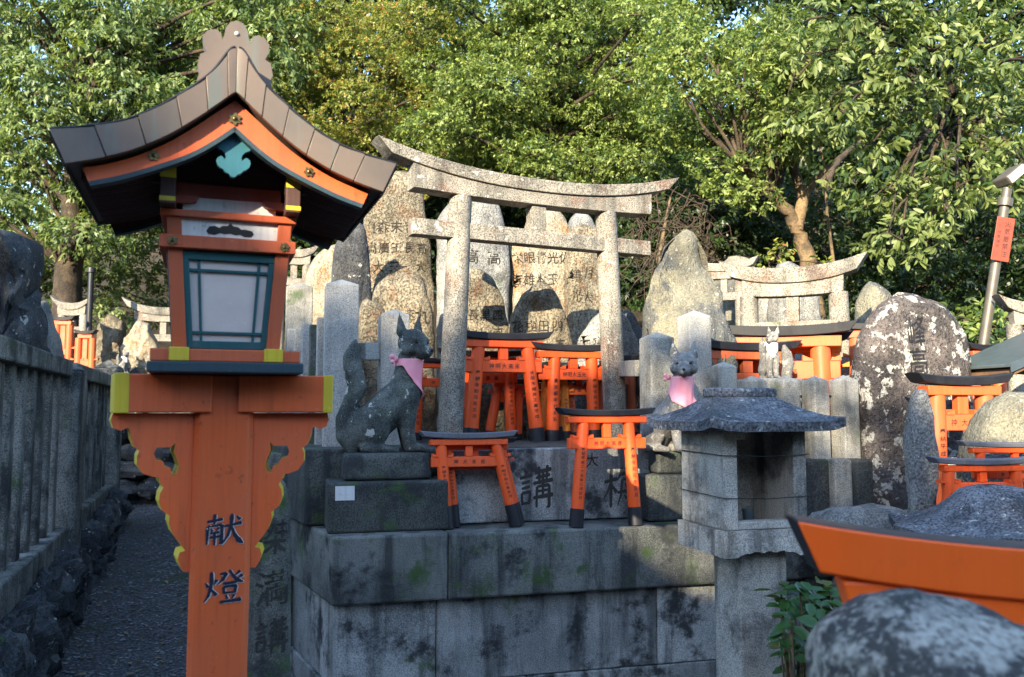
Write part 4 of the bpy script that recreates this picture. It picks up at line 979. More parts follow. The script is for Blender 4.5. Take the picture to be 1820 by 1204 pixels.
def fox_body(tail=True):
    mb = MB()
    chain(mb, [(275, 0, 655, 104), (380, 0, 560, 104), (462, 0, 465, 84), (478, 0, 390, 72), (495, 0, 290, 64)])
    ell(mb, 262, 0, 665, 112, 86, 112)
    for s in (-1, 1):
        ell(mb, 300, s * 62, 650, 92, 42, 104)
        chain(mb, [(265, s * 68, 752, 30), (360, s * 70, 760, 24), (420, s * 70, 764, 19)])
        chain(mb, [(486, s * 38, 475, 66), (478, s * 46, 560, 54), (478, s * 46, 660, 41), (494, s * 46, 745, 36)])
        ell(mb, 526, s * 46, 756, 50, 35, 26)
        for q in (-18, 0, 18): ell(mb, 560, s * 46 + q, 762, 20, 12, 17)
    if tail: chain(mb, [(210, 0, 745, 48), (165, 0, 690, 46), (158, 0, 610, 42), (195, 0, 520, 43), (225, 0, 440, 50), (205, 0, 360, 52), (192, 0, 295, 44), (203, 0, 240, 27), (214, 0, 200, 9)])
    # head, turned towards the viewer
    h = MB(); hx, hy = 505, 225
    ell(h, 512, 0, 216, 62, 70, 64); chain(h, [(540, 0, 242, 46), (575, 0, 256, 33), (602, 0, 260, 25)])
    chain(h, [(560, 0, 274, 22), (596, 0, 278, 15)])
    for s in (-1, 1):
        ell(h, 526, s * 46, 246, 38, 28, 32); ell(h, 553, s * 32, 203, 22, 22, 12)
        for i in range(9):
            t = i / 8; ell(h, 492 - 6 * t, s * (46 + 12 * t), 176 - 88 * t, 16 * (1 - t) + 4, 27 * (1 - t ** 1.3) + 3, 14)
    a = R(-54); cx = (hx - 360) * K; zc_ = (778 - 250) * K
    for x, y, z in h.v:
        dx = (x - cx) * 1.22; y *= 1.22; z = zc_ + (z - zc_) * 1.16; mb.v.append((cx + dx * math.cos(a) - y * math.sin(a), dx * math.sin(a) + y * math.cos(a), z))
    o = len(mb.v) - len(h.v); mb.f += [tuple(i + o for i in f) for f in h.f]; mb.m += h.m
    return fused(mb, .0075, 4), (cx, a)
FOX_ME, HEADROT = fox_body(); FOX_TAILLESS, _ = fox_body(False)
FOX_BVH = BVHTree.FromPolygons([v.co for v in FOX_ME.vertices], [tuple(p.vertices) for p in FOX_ME.polygons])
def bib_mesh(length=1.0, sharp=True):
    mb = MB(); na, ns = 40, 16; vs = []; ax = (482 - 360) * K
    for i in range(na + 1):
        ph = R(-150 + 300 * i / na); rel = abs(math.degrees(ph) + 20)
        ln = (38 + (145 if sharp else 130) * length * max(0, 1 - rel / (95 if sharp else 115)) ** (1.0 if sharp else .45)) * K
        for j in range(ns + 1):
            s = j / ns; z = (778 - 296) * K - ln * s
            d = Vector((math.cos(ph), math.sin(ph), 0)); c = Vector((ax + s * .0, 0, z)); hit = FOX_BVH.ray_cast(c + d * .4, -d)[0]
            rr = (hit - c).length if hit else .06
            rr = min(rr, .075 + .075 * s)
            fold = .005 * math.sin(ph * 9 + s * 2) * s + .003 * math.sin(ph * 17 + 1)
            vs.append(c + d * (rr + .009 + fold))
    # smooth outwards a little so the cloth does not follow every bump
    for _ in range(3):
        nv = list(vs)
        for i in range(1, na):
            for j in range(1, ns):
                k = i * (ns + 1) + j; nv[k] = (vs[k] * 2 + vs[k - 1] + vs[k + 1] + vs[k - ns - 1] + vs[k + ns + 1]) / 6
        vs = nv
    fs = [(i * (ns + 1) + j, i * (ns + 1) + j + 1, (i + 1) * (ns + 1) + j + 1, (i + 1) * (ns + 1) + j) for i in range(na) for j in range(ns)]
    return mb.add(vs, fs)
def fox(label, loc, yaw, scale, mat, cloth, sharp=True, length=1.0, tail=True):
    t = thing('fox_statue', label, 'fox statue', loc, yaw, 'seated stone foxes'); t.scale = (scale,) * 3
    me = (FOX_ME if tail else FOX_TAILLESS).copy(); me.materials.clear(); link('body', me, M[mat], t, 180)
    cx, a = HEADROT
    for s in (-1, 1):
        x, l, z = ((566 - 360) * K - cx) * 1.22, s * 34 * K * 1.22, (778 - 250) * K + (250 - 217) * K * 1.16
        part('eye', MB().sphere((cx + x * math.cos(a) - l * math.sin(a), x * math.sin(a) + l * math.cos(a), z), (.010, .010, .006), 10, 8), M['ink'], t, 180)
    x, z = ((627 - 360) * K - cx) * 1.22, (778 - 255) * K
    part('nose', MB().sphere((cx + x * math.cos(a), x * math.sin(a), z), .009, 10, 8), M['ink'], t, 180)
    b = part('bib', bib_mesh(length, sharp), M[cloth], t, 180)
    sol = b.modifiers.new('cloth', 'SOLIDIFY'); sol.thickness = .004; sol.offset = 1
    kb = MB()
    for (ox, oy, oz, rr) in [(-.070, -.045, .0, .018), (-.088, -.055, .012, .013), (-.085, -.062, -.016, .012)]:
        kb.sphere(((482 - 360) * K + ox, oy, (778 - 298) * K + oz), (rr, rr * .7, rr), 10, 8)
    part('knot', kb, M[cloth], t, 180)
    return t
pc = PF.w((uaL + ubL) / 2 - .005, .10 + .27, ZT + .372)
fox('dark mossy stone fox sitting upright with a pink bib on the two-tier pedestal', pc, PF.yaw, 1.0, 'fox', 'pinkcloth', length=1.3)
pR = at(1186, 812, 4.62)
fox('pale stone fox with a pink bib behind the stone shrine', (pR.x, pR.y, 1.325), R(-48), .82, 'fox_pale', 'pinkcloth', sharp=False, length=1.35, tail=False)
p3 = at(1366, 668, 5.15)
fox('small stone fox with a white bib behind the row of short posts', (p3.x, p3.y, p3.z - .02), R(-80), .44, 'fox_pale', 'whitecloth', length=1.2)
o_ = at(1368, 690, 5.15)
t = thing('stone_plinth', 'plain stone plinth under the small white-bibbed fox', 'plinth', (p3.x, p3.y, .9), R(15)); part('block', MB().box(-.16, .16, -.14, .14, 0, p3.z - .92), M['granite'], t, None, .01)
p4 = at(1398, 668, 5.2)
o = part('fox_tail', MB().tube([(0, 0, -.1), (.0, 0, .02), (.012, 0, .08), (.0, 0, .14), (-.012, 0, .19)], [.03, .035, .04, .032, .008], 14), M['fox_pale'], None, 60); o.location = p4; tag(o, 'broken upright stone fox tail beside the small white-bibbed fox', 'statue fragment')
o = fox('tiny pale stone fox at the far end of the path left of the lantern', at(216, 664, 10.6), R(-20), .42, 'fox_pale', 'whitecloth')

# ================================================================== STONE SHRINE BOX ON A PILLAR
SH = frame_at(1285, 765, 3.02, 15)
sh = thing('stone_shrine', 'stone shrine box with open front on a square pillar, right of the platform', 'stone shrine', (SH.x, SH.y, 0), SH.yaw)
zE = at(0, 765, 3.02).z; zF = SH.px(1285, 945)[1]; zG = SH.px(1300, 992)[1]
W, D, T = .335, .335, .055
# local: x 0..W along the front, y 0..D into the depth
part('side_wall', MB().box(0, T, 0, D, zF, zE), M['shrine_stone'], sh, None, .006)
part('side_wall', MB().box(W - T, W, 0, D, zF, zE), M['shrine_stone'], sh, None, .006)
part('back_wall', MB().box(T + .001, W - T - .001, D - T, D - .002, zF, zE - .002), M['shrine_stone'], sh)
part('sill', MB().box(T + .001, W - T - .001, .01, .07, zF + .001, zF + .028), M['shrine_stone'], sh, None, .004)
part('lintel_block', MB().box(T + .004, T + .045, .02, .06, zE - .035, zE - .004), M['shrine_stone'], sh, None, .003)
# wavy-edged base slab
n = 40; up = []; 
for i in range(n + 1):
    s = i / n; x = -.012 + (W + .024) * s; e = min(s, 1 - s); up.append((x, zG + .012 * smoothstep(.16, .30, e) + .007 * abs(math.sin(e * 22)) * (1 if e > .16 else 0)))
part('base_slab', MB().prism([(-.012, zF - .001)] + up + [(W + .012, zF - .001)], -.012, D + .012), M['shrine_stone'], sh, None, .004)
pwx = .195
part('pillar', MB().box(W / 2 - pwx / 2 + .012, W / 2 + pwx / 2 + .012, D / 2 - pwx / 2 - .02, D / 2 + pwx / 2 - .02, -.1, zG + .012), M['shrine_stone'], sh, None, .012, 3)
# hipped roof with concave slopes and a ridge
mb = MB(); ov = .100; e0 = [(-ov, -ov), (W + ov, -ov), (W + ov, D + ov), (-ov, D + ov)]
cxr, cyr = W / 2, D / 2; rl = .125
def ring(t):
    # t 0 at the eaves, 1 at the ridge
    a = W / 2 + ov + (rl - W / 2 - ov) * t; b = D / 2 + ov + (.03 - D / 2 - ov) * t; z = zE + .030 + .095 * (t ** 1.35)
    lift = .012 * (1 - t) ** 3; out = []
    m = 8
    for (x0, y0, x1, y1) in ((-1, -1, 1, -1), (1, -1, 1, 1), (1, 1, -1, 1), (-1, 1, -1, -1)):
        for i in range(m):
            s = i / m; x = x0 + (x1 - x0) * s; y = y0 + (y1 - y0) * s
            c_ = abs(x) ** 6 * abs(y) ** 6
            out.append((cxr + x * a, cyr + y * b, z + lift * c_ * 1.5 + .003 * noise.noise(Vector((x * 3, y * 3, t * 4)))))
    return out
rings = [ring(t) for t in (0, .12, .28, .46, .64, .82, 1.0)]
low = [(x, y, z - .034) for x, y, z in rings[0]]
allr = [low] + rings; m = len(low); vs = [q for r_ in allr for q in r_]
fs = [(i * m + j, i * m + (j + 1) % m, (i + 1) * m + (j + 1) % m, (i + 1) * m + j) for i in range(len(allr) - 1) for j in range(m)] + [tuple(range(m - 1, -1, -1)), tuple(range((len(allr) - 1) * m, len(allr) * m))]
mb.add(vs, fs); roof = part('roof', mb, M['roofstone'], sh, 30, .004)
part('ridge', MB().box(cxr - rl - .015, cxr + rl + .015, cyr - .04, cyr + .04, zE + .118, zE + .155), M['roofstone'], roof, None, .012, 3)
# small candle holder inside
ch = thing('candle_stand', 'small dark metal candle stand inside the stone shrine', 'candle stand', SH.w(.165, .16, zF + .001), SH.yaw)
part('tray', MB().box(-.06, .07, -.04, .04, 0, .012), M['sheetmetal'], ch, None, .002); part('cup', MB().tube([(.02, 0, .012), (.02, 0, .055)], [.018, .022], 14), M['sheetmetal'], ch, 50)
part('spike', MB().tube([(-.03, 0, .012), (-.03, 0, .075)], [.004, .002], 8), M['sheetmetal'], ch, 50)
# thin wires strung round the box
for i, zz in enumerate((zE - .085, zE - .235)):
    part('wire', MB().tube([(-.006, D, zz), (-.006, -.006, zz - .004), (W * .5, -.009, zz - .01), (W + .006, -.006, zz - .004), (W + .006, D, zz)], .0016, 6), M['ink'], sh)

# ================================================================== THE ORANGE LANTERN
LP = at(398, 728, 2.05); LT = Frame(LP.x, LP.y, 20)
lan = thing('wooden_lantern', 'tall vermilion wooden lantern with curved copper roof and yellow-edged brackets', 'lantern', (LT.x, LT.y, 0), LT.yaw)
def sym(pts): return [(-u, z) for u, z in reversed(pts)]
# post (chamfered)
def oct_foot(h, c): return [(-h, -h + c), (-h + c, -h), (h - c, -h), (h, -h + c), (h, h - c), (h - c, h), (-h + c, h), (-h, h - c)]
post = part('post', MB().slab(oct_foot(.0665, .0125), -.05, 1.628), M['orange'], lan, None, .002)
gl = [('献', .006, 1.272, .088, .082), ('燈', .009, 1.143, .09, .085)]
inscription(post, [(c_, u + .0012, z - .001, w, h) for c_, u, z, w, h in gl], -.0665, M['white'], slant=.0, each=True, extra=1.6, lift=.0004)  # white offset underlay paints the highlight along the carved edges
inscription(post, gl, -.0665, M['lettering'], slant=.0, each=True, lift=.0022)
# cross beam halves with yellow ends
for sg in (-1, 1):
    x0, x1 = (-.245, -.039) if sg < 0 else (.039, .256)
    b = part('cross_beam', MB().box(x0, x1, -.072, .072, 1.543, 1.630), M['orange'], lan, None, .003)
    b.rotation_euler = (0, 0, R(-8 * sg))
    if sg < 0: part('end_cap', MB().box(x0 - .0015, x0 + .030, -.0735, .0735, 1.5415, 1.6315), M['yellow'], b, None, .002)
    else: part('end_cap', MB().box(x1 - .022, x1 + .0015, -.0735, .0735, 1.5415, 1.6315), M['yellow'], b, None, .002)
part('beam_core', MB().box(-.038, .038, -.064, .064, 1.543, 1.629), M['orange'], lan)
BR = [(0.064, 1.541), (0.245, 1.541), (0.249, 1.526), (0.243, 1.508), (0.227, 1.502), (0.214, 1.509), (0.209, 1.502), (0.206, 1.482), (0.198, 1.464), (0.187, 1.457), (0.192, 1.446), (0.192, 1.425), (0.179, 1.405), (0.158, 1.397), (0.145, 1.395), (0.143, 1.384), (0.134, 1.372), (0.141, 1.359), (0.143, 1.34), (0.136, 1.32), (0.119, 1.307), (0.120, 1.291), (0.112, 1.267), (0.097, 1.246), (0.083, 1.226), (0.095, 1.223), (0.099, 1.208), (0.093, 1.19), (0.086, 1.178), (0.074, 1.178), (0.064, 1.186)]
HO = [(0.112, 1.472), (0.121, 1.463), (0.152, 1.463), (0.157, 1.449), (0.151, 1.435), (0.138, 1.433), (0.132, 1.419), (0.121, 1.416), (0.117, 1.4), (0.108, 1.402), (0.102, 1.419), (0.107, 1.435), (0.114, 1.451)]
for sg in (-1, 1):
    f = lambda q: [(sg * u, z) for u, z in q]
    part('bracket', MB().prism(f(BR), -.040, .040, 0, 1, [f(HO)]), [M['orange'], M['yellow']], lan).rotation_euler = (0, 0, R(-8 * sg))
# the same kind of bracket runs fore and aft
mbk = MB().prism(BR, -.03, .03, 0, 1, [HO])
for sg in (1,):
    o = part('bracket', mbk, [M['orange'], M['yellow']], lan); o.rotation_euler = (0, 0, R(90))
# plate, sill, blocks
part('plate', MB().box(-.166, .168, -.172, .172, 1.6315, 1.656), M['darkteal'], lan, None, .003)
sill = part('sill', MB().box(-.161, .161, -.157, .157, 1.6565, 1.685), M['orange_old'], lan, None, .003)
for u in (-.101, .101):
    part('sill_block', MB().box(u - .021, u + .021, -.162, .162, 1.6575, 1.688), M['yellow'], sill, None, .002)
# four leaning corner posts
for sx in (-1, 1):
    for sy in (-1, 1):
        part('corner_post', MB().hexa([(sx * (.117 - .031 * a), sy * (.13 - .031 * b), z) for z, off in ((1.686, 0),) for a, b in ((0, 0), (1, 0), (1, 1), (0, 1))] + [(sx * (.138 - .031 * a), sy * (.145 - .031 * b), 1.996) for a, b in ((0, 0), (1, 0), (1, 1), (0, 1))]), M['orange_old'], lan, None, .002)
# rails
rail = part('rail', MB().box(-.150, .146, -.156, .156, 1.912, 1.941), M['orange_old'], lan, None, .002)
part('rail', MB().box(-.150, .146, -.153, .153, 1.984, 2.0), M['orange_old'], lan, None, .002)
part('rail', MB().box(-.118, .112, -.135, .135, 2.034, 2.066), M['darkred'], lan, None, .002)
part('panel', MB().box(-.112, .108, -.136, -.128, 1.9415, 1.9835), M['white'], lan)
part('panel', MB().box(-.104, .100, -.133, -.125, 2.0005, 2.0335), M['white'], lan)
cl = [(-.052, 1.957), (-.046, 1.968), (-.034, 1.970), (-.024, 1.966), (-.018, 1.971), (-.006, 1.972), (0, 1.979), (.006, 1.972), (.018, 1.970), (.024, 1.965), (.034, 1.966), (.048, 1.963), (.052, 1.956), (.046, 1.949), (.032, 1.948), (.022, 1.953), (.012, 1.951), (0, 1.954), (-.012, 1.952), (-.022, 1.954), (-.034, 1.949), (-.048, 1.951)]
part('cloud_cutout_shade', MB().prism(cl, -.1375, -.135), M['ink'], lan)  # dark piece laid on the panel, painted shade of the opening
for sg in (-1, 1):
    part('bracket_arm', MB().prism([(sg * .070, 2.033), (sg * .076, 2.020), (sg * .092, 2.016), (sg * .122, 2.014), (sg * .122, 2.033)], -.150, .150), M['darkred'], lan)
    p_ = part('purlin', MB().box(sg * .134 - .016, sg * .134 + .016, -.20, .20, 2.001, 2.082), M['brown'], lan, None, .002)
    part('purlin_end', MB().box(sg * .134 - .0165, sg * .134 + .0165, -.2015, -.1985, 2.058, 2.0825), M['yellow'], p_)
    part('purlin_end', MB().box(sg * .134 - .0165, sg * .134 + .0165, -.2015, -.1985, 2.006, 2.016), M['yellow'], p_)
part('gable_board', MB().prism([(-.20, 2.066), (.20, 2.066), (0, 2.20)], -.12, -.10), M['brown'], lan)
part('gable_board', MB().prism([(-.20, 2.066), (.20, 2.066), (0, 2.20)], .10, .12), M['brown'], lan)
# windows on the four sides: frame, muntins, frosted pane
def side_window(rot):
    e = bpy.data.objects.new('window', None)
    def zx(z, top, bot): return bot + (top - bot) * (z - 1.688) / (1.910 - 1.688)
    fr = MB()
    def quad(z0, z1, a0, a1, va, vb):     # a0,a1 fractions of half width
        c = []
        for vv in (va, vb):
            pass
        def pt(z, a, v): return (a * zx(z, .107, .088), v - .016 * (z - 1.688) / .222, z)
        return [pt(z0, a0, va), pt(z0, a1, va), pt(z0, a1, vb), pt(z0, a0, vb), pt(z1, a0, va), pt(z1, a1, va), pt(z1, a1, vb), pt(z1, a0, vb)]
    for z0, z1, a0, a1 in [(1.688, 1.706, -1, 1), (1.890, 1.910, -1, 1), (1.706, 1.890, -1, -.83), (1.706, 1.890, .83, 1)]: fr.hexa(quad(z0, z1, a0, a1, -.120, -.102))
    w = part('window', fr, M['teal'], lan, None, .0015)
    for z0, z1, a0, a1 in [(1.722, 1.728, -.829, .829), (1.864, 1.870, -.829, .829)]: part('muntin', MB().hexa(quad(z0, z1, a0, a1, -.116, -.106)), M['teal'], w)
    for a in (-.63, .63): part('muntin', MB().hexa(quad(1.7065, 1.8895, a - .032, a + .032, -.1145, -.1045)), M['teal'], w)
    part('pane', MB().hexa(quad(1.7065, 1.8895, -.828, .828, -.109, -.107)), M['glass'], w)
    w.rotation_euler = (0, 0, rot); return w
side_window(0); side_window(R(90)); side_window(R(180)); side_window(R(270))
part('ceiling_board', MB().box(-.11, .11, -.11, .11, 1.99, 2.0), M['brown'], lan)
# six-petalled brass bosses
def boss_mb(r):
    pts = []
    for i in range(24):
        a = 2 * math.pi * i / 24; pts.append((r * (.62 + .38 * abs(math.cos(3 * a)) ** .8) * math.sin(a), r * (.62 + .38 * abs(math.cos(3 * a)) ** .8) * math.cos(a)))
    mb = MB(); mb.prism(pts, -.003, 0)
    mb.add([(0, -.010, 0)] + [(r * .42 * math.sin(2 * math.pi * i / 10), -.0032, r * .42 * math.cos(2 * math.pi * i / 10)) for i in range(10)], [(0, 1 + i, 1 + (i + 1) % 10) for i in range(10)])
    mb.add([(0, -.016, 0)] + [(r * .16 * math.sin(2 * math.pi * i / 8), -.008, r * .16 * math.cos(2 * math.pi * i / 8)) for i in range(8)], [(0, 1 + i, 1 + (i + 1) % 8) for i in range(8)])
    return mb
boss = part('boss', boss_mb(.0115), M['brass'], lan, 40); boss.location = (-.122, -.1565, 1.9265)
copy_part(boss, lan, (.120, -.1565, 1.9265), (0, .3, 0))
# --- roof: profile from ridge to eave (half), metres
OUT = [(0, 2.328), (.016, 2.318), (.051, 2.264), (.099, 2.219), (.153, 2.176), (.215, 2.140), (.280, 2.120), (.352, 2.105)]
INN = [(0, 2.231), (.012, 2.222), (.045, 2.192), (.088, 2.155), (.137, 2.118), (.196, 2.084), (.255, 2.060), (.322, 2.040)]
def cm(pts, n):
    """Catmull-Rom resample"""
    P = [Vector(p) for p in pts]; P = [P[0] * 2 - P[1]] + P + [P[-1] * 2 - P[-2]]; out = []; m = len(P) - 3
    for k in range(n + 1):
        t = k / n * m; i = min(int(t), m - 1); f = t - i; a, b, c_, d = P[i:i + 4]
        out.append(.5 * ((2 * b) + (c_ - a) * f + (2 * a - 5 * b + 4 * c_ - d) * f * f + (3 * b - a - 3 * c_ + d) * f ** 3))
    return out
N_ = 28; outc = cm(OUT, N_); innc = cm(INN, N_)
V0, V1 = -.30, .30
roofp = None
for sg in (-1, 1):
    mb = MB(); vs = []; fs = []
    for i in range(N_ + 1):
        o_, q = outc[i], innc[i]
        vs += [(sg * o_.x, V0 + .004, o_.y - .002), (sg * o_.x, V1 - .004, o_.y - .002), (sg * q.x, V1 - .012, q.y + .006), (sg * q.x, V0 + .012, q.y + .006)]
    for i in range(N_):
        for j in range(4): fs.append((i * 4 + j, i * 4 + (j + 1) % 4, (i + 1) * 4 + (j + 1) % 4, (i + 1) * 4 + j))
    fs += [(0, 1, 2, 3), tuple(N_ * 4 + j for j in (3, 2, 1, 0))]
    mb.add(vs, fs); roofp = part('roof', mb, M['copper'], lan, 35)
    # copper plates along the gable edge, front and back, each lapped and a little uneven
    cuts = [0, 5, 9, 13, 17, 20.5, 24, 28] if sg > 0 else [0, 4.5, 9, 13.5, 18.5, 23.5, 28]
    fo_ = lambda arr, t: arr[min(int(t), N_ - 1)].lerp(arr[min(int(t), N_ - 1) + 1], t - min(int(t), N_ - 1))
    rr = random.Random(5 + sg)
    for a, b in zip(cuts, cuts[1:]):
        for vf, sv in ((V0, -1), (V1, 1)):
            m = 6; mb = MB(); vs = []; fs = []; pr0 = .0015 + rr.uniform(0, .0012); pr1 = pr0 + .002
            for i in range(m + 1):
                t = a + .04 + (b - a - .08) * i / m; o_ = fo_(outc, t); q = fo_(innc, t); pr = pr0 + (pr1 - pr0) * i / m
                vs += [(sg * o_.x, vf + sv * pr, o_.y + .003), (sg * q.x, vf + sv * pr, q.y), (sg * q.x, vf - sv * .012, q.y), (sg * o_.x, vf - sv * .03, o_.y + .003)]
            for i in range(m):
                for j in range(4): fs.append((i * 4 + j, i * 4 + (j + 1) % 4, (i + 1) * 4 + (j + 1) % 4, (i + 1) * 4 + j))
            fs += [(0, 1, 2, 3), tuple(m * 4 + j for j in (3, 2, 1, 0))]
            mb.add(vs, fs); part('copper_plate', mb, M['copper'], lan, 35, .0012)
    # raised rim strip along the top edge
    part('rim', MB().tube([(sg * p.x, V0 - .001, p.y + .004) for p in outc[1:]], .0032, 6), M['black'], lan, 60)
    part('eave_strip', MB().hexa([(sg * .318, V0 + .01, 2.036), (sg * .324, V0 + .01, 2.036), (sg * .324, V1 - .01, 2.036), (sg * .318, V1 - .01, 2.036), (sg * .350, V0 + .002, 2.106), (sg * .356, V0 + .002, 2.106), (sg * .356, V1 - .002, 2.106), (sg * .350, V1 - .002, 2.106)]), M['black'], lan)
# bargeboards (front and back): front orange, rear browned in place of shade, following the curve with a black lower trim
BT = [(0, 2.224), (.045, 2.186), (.088, 2.149), (.137, 2.112), (.196, 2.078), (.25, 2.056), (.294, 2.044)]
BB = [(0, 2.164), (.042, 2.128), (.090, 2.094), (.150, 2.064), (.224, 2.033), (.282, 2.015)]
bt, bb_ = cm(BT, 20), cm(BB, 20)
for sg in (-1, 1):
    for sv, va in ((-1, V0 + .030), (1, V1 - .030)):
        ol = [(sg * p.x, p.y) for p in bt] + [(sg * p.x, p.y) for p in reversed(bb_)]
        bgo = part('bargeboard', MB().prism(ol, va, va - sv * .022), M['orange' if sv < 0 else 'brown'], lan, None, .0015)
        tr = [(sg * p.x, p.y + .001) for p in bb_] + [(sg * (p.x - .004), p.y - .008) for p in reversed(bb_)]
        part('bargeboard_trim', MB().prism(tr, va + sv * .003, va - sv * .024), M['darkteal'], bgo)
for u, z, s in ((0, 2.181, 1.25), (-.160, 2.083, 1.05), (.160, 2.079, 1.05)):
    c_ = copy_part(boss, lan, (u, V0 + .0295, z), (0, u * 3, 0), (s, s, s))
# dark soffit: boarding with thin rafters running down the slope
for sg in (-1, 1):
    ol = cm([(0, 2.190), (.05, 2.150), (.10, 2.116), (.16, 2.082), (.22, 2.058), (.30, 2.040)], 14)
    pts = [(sg * p.x, p.y) for p in ol] + [(sg * p.x, p.y + .006) for p in reversed(ol)]
    sof = part('soffit', MB().prism(pts, V0 + .055, V1 - .055), M['brown'], lan)
    rpts = [(sg * p.x, p.y - .001) for p in ol[4:]] + [(sg * p.x, p.y - .011) for p in reversed(ol[4:])]
    r0 = part('rafter', MB().prism(rpts, -.0045, .0045), M['brown'], sof); r0.location = (0, V0 + .07, 0)
    for k in range(1, 27): copy_part(r0, sof, (0, V0 + .07 + k * .0176, 0))
# pendant under the gable peak
GE = [(-.037, 2.126), (0, 2.160), (.037, 2.126), (.033, 2.119), (.024, 2.115), (.018, 2.108), (.016, 2.101), (.019, 2.095), (.022, 2.100), (.027, 2.103), (.034, 2.098), (.036, 2.090), (.033, 2.082), (.027, 2.076), (.021, 2.073), (.016, 2.067), (.009, 2.064), (.004, 2.058), (0, 2.057)]
GE = GE + [(-u, z) for u, z in reversed(GE[3:-1])]
part('pendant', MB().prism(GE, V0 + .048, V0 + .062), M['tealblue'], lan, None, .0015)
part('ridge_cap', MB().prism([(-.020, 2.312), (-.014, 2.336), (.014, 2.336), (.020, 2.312)], V0 + .02, V1 - .02), M['copper'], lan, None, .003)
OR = [(-.084, 2.268), (-.076, 2.300), (-.081, 2.312), (-.076, 2.340), (-.063, 2.347), (-.070, 2.362), (-.072, 2.382), (-.062, 2.397), (-.046, 2.402), (-.034, 2.395), (-.030, 2.380), (-.026, 2.392), (-.024, 2.408), (-.014, 2.424), (0, 2.429), (.014, 2.424), (.024, 2.408), (.026, 2.392), (.030, 2.380), (.034, 2.395), (.046, 2.402), (.062, 2.397), (.072, 2.382), (.070, 2.362), (.063, 2.347), (.076, 2.340), (.081, 2.312), (.076, 2.300), (.084, 2.268), (.05, 2.262), (0, 2.31), (-.05, 2.262)]
for va in (-.215, .19):
    orn = part('ridge_ornament', MB().prism(OR, va, va + .028), M['copper'], lan, None, .004)
    part('nail', MB().sphere((0, va - .001, 2.398), .005, 10, 8), M['white'], orn, 180)

# ================================================================== LAMP POLE, SHEET METAL ROOF
pb = at(1748, 612, 6.4); pt_ = at(1790, 335, 6.4)
t = thing('lamp_pole', 'leaning grey steel lamp pole with a red sign at the right edge', 'lamp pole', (pb.x, pb.y, pb.z)); d = pt_ - pb
part('shaft', MB().tube([tuple(-d * .5), (0, 0, 0), tuple(d * .5), tuple(d)], [.040, .038, .036, .034], 16), M['steel'], t, 50)
hd = part('lamp_head', MB().box(-.06, .13, -.09, .07, -.01, .07), M['steel'], t, None, .015); hd.location = d * 1.04; hd.rotation_euler = (0, R(-38), R(10))
part('lamp_glass', MB().box(-.05, .12, -.092, -.088, 0, .06), M['glass'], hd)
part('collar', MB().tube([tuple(d * .88), tuple(d * .93)], [.055, .055], 14), M['steel'], t, 50)
sg_ = part('sign', MB().box(-.065, .065, -.062, -.056, -.17, .17), M['redsign'], t, None, .002); sg_.location = d * .66; sg_.rotation_euler = (0, math.atan2(d.x, d.z), R(-5))
inscription(sg_, [(ch, .02, .12 - i * .058, .045, .05) for i, ch in enumerate('火気厳禁注')] + [(ch, -.035, .05 - i * .036, .028, .03) for i, ch in enumerate('伏見消防')], -.062, M['ink'], 'lettering')
e = at(1737, 655, 4.9)
t = thing('shed_roof', 'corner of a pale sheet metal roof on a wooden beam at the right edge', 'roof', e, R(12))
part('metal_sheet', MB().hexa([(0, -.25, -.005), (.9, -.25, .34), (.9, .3, .34), (0, .3, -.005), (0, -.25, .015), (.9, -.25, .36), (.9, .3, .36), (0, .3, .015)]), M['sheetmetal'], t, None, .004)
part('fascia', MB().hexa([(-.005, -.255, -.035), (.9, -.255, .30), (.9, -.251, .30), (-.005, -.251, -.035), (-.005, -.255, .018), (.9, -.255, .363), (.9, -.251, .363), (-.005, -.251, .018)]), M['sheetmetal'], t)
part('soffit_board', MB().hexa([(.03, -.24, -.045), (.9, -.24, .30), (.9, .29, .30), (.03, .29, -.045), (.03, -.24, -.012), (.9, -.24, .328), (.9, .29, .328), (.03, .29, -.012)]), M['wood'], t)
part('beam', MB().box(.16, .9, -.2, .28, .0, .06), M['wood'], t, None, .006).location = (0, 0, -.02)
part('post', MB().box(.55, .63, .1, .18, -1.2, .05), M['wood'], t, None, .006)

# ================================================================== TREES AND SHRUBS
def gz(p): return Vector((p.x, p.y, ground(p.x, p.y) - .1))
def tpt(px, py, Y): return at(px, py, Y)
rngt = np.random.default_rng(11)
# left evergreen
b = gz(at(110, 700, 12.5))
L1 = lobes_px(random_lobes(46, -60, 500, -70, 260, 11.0, 13.2, 52, 84, 21, .46), rngt) + lobes_px(random_lobes(14, -60, 300, 250, 430, 11.8, 13.5, 46, 74, 22, .46), rngt)
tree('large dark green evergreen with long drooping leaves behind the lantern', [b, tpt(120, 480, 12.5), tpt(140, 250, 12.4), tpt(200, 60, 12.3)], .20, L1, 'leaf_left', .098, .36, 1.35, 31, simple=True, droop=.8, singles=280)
b = gz(at(60, 650, 15))
tree('lower evergreen at the far end of the path on the left', [b, tpt(60, 520, 15), tpt(80, 420, 15)], .16, lobes_px(random_lobes(18, -40, 300, 380, 560, 13.6, 15.5, 42, 62, 23, .55), rngt), 'leaf_left', .10, .4, .95, 32, droop=.4, simple=True)
# yellow-green small-leaved tree
b = gz(at(620, 600, 12.5))
tree('yellow-green small-leaved tree with reddish tips left of the stone gate', [b, tpt(620, 380, 12.5), tpt(610, 200, 12.5), tpt(620, 80, 12.4)], .12, lobes_px(random_lobes(32, 480, 800, 30, 330, 11.3, 13.0, 44, 70, 24, .58), rngt), 'leaf_mid', .046, .42, 1.25, 33, droop=.3, k=9, simple=True)
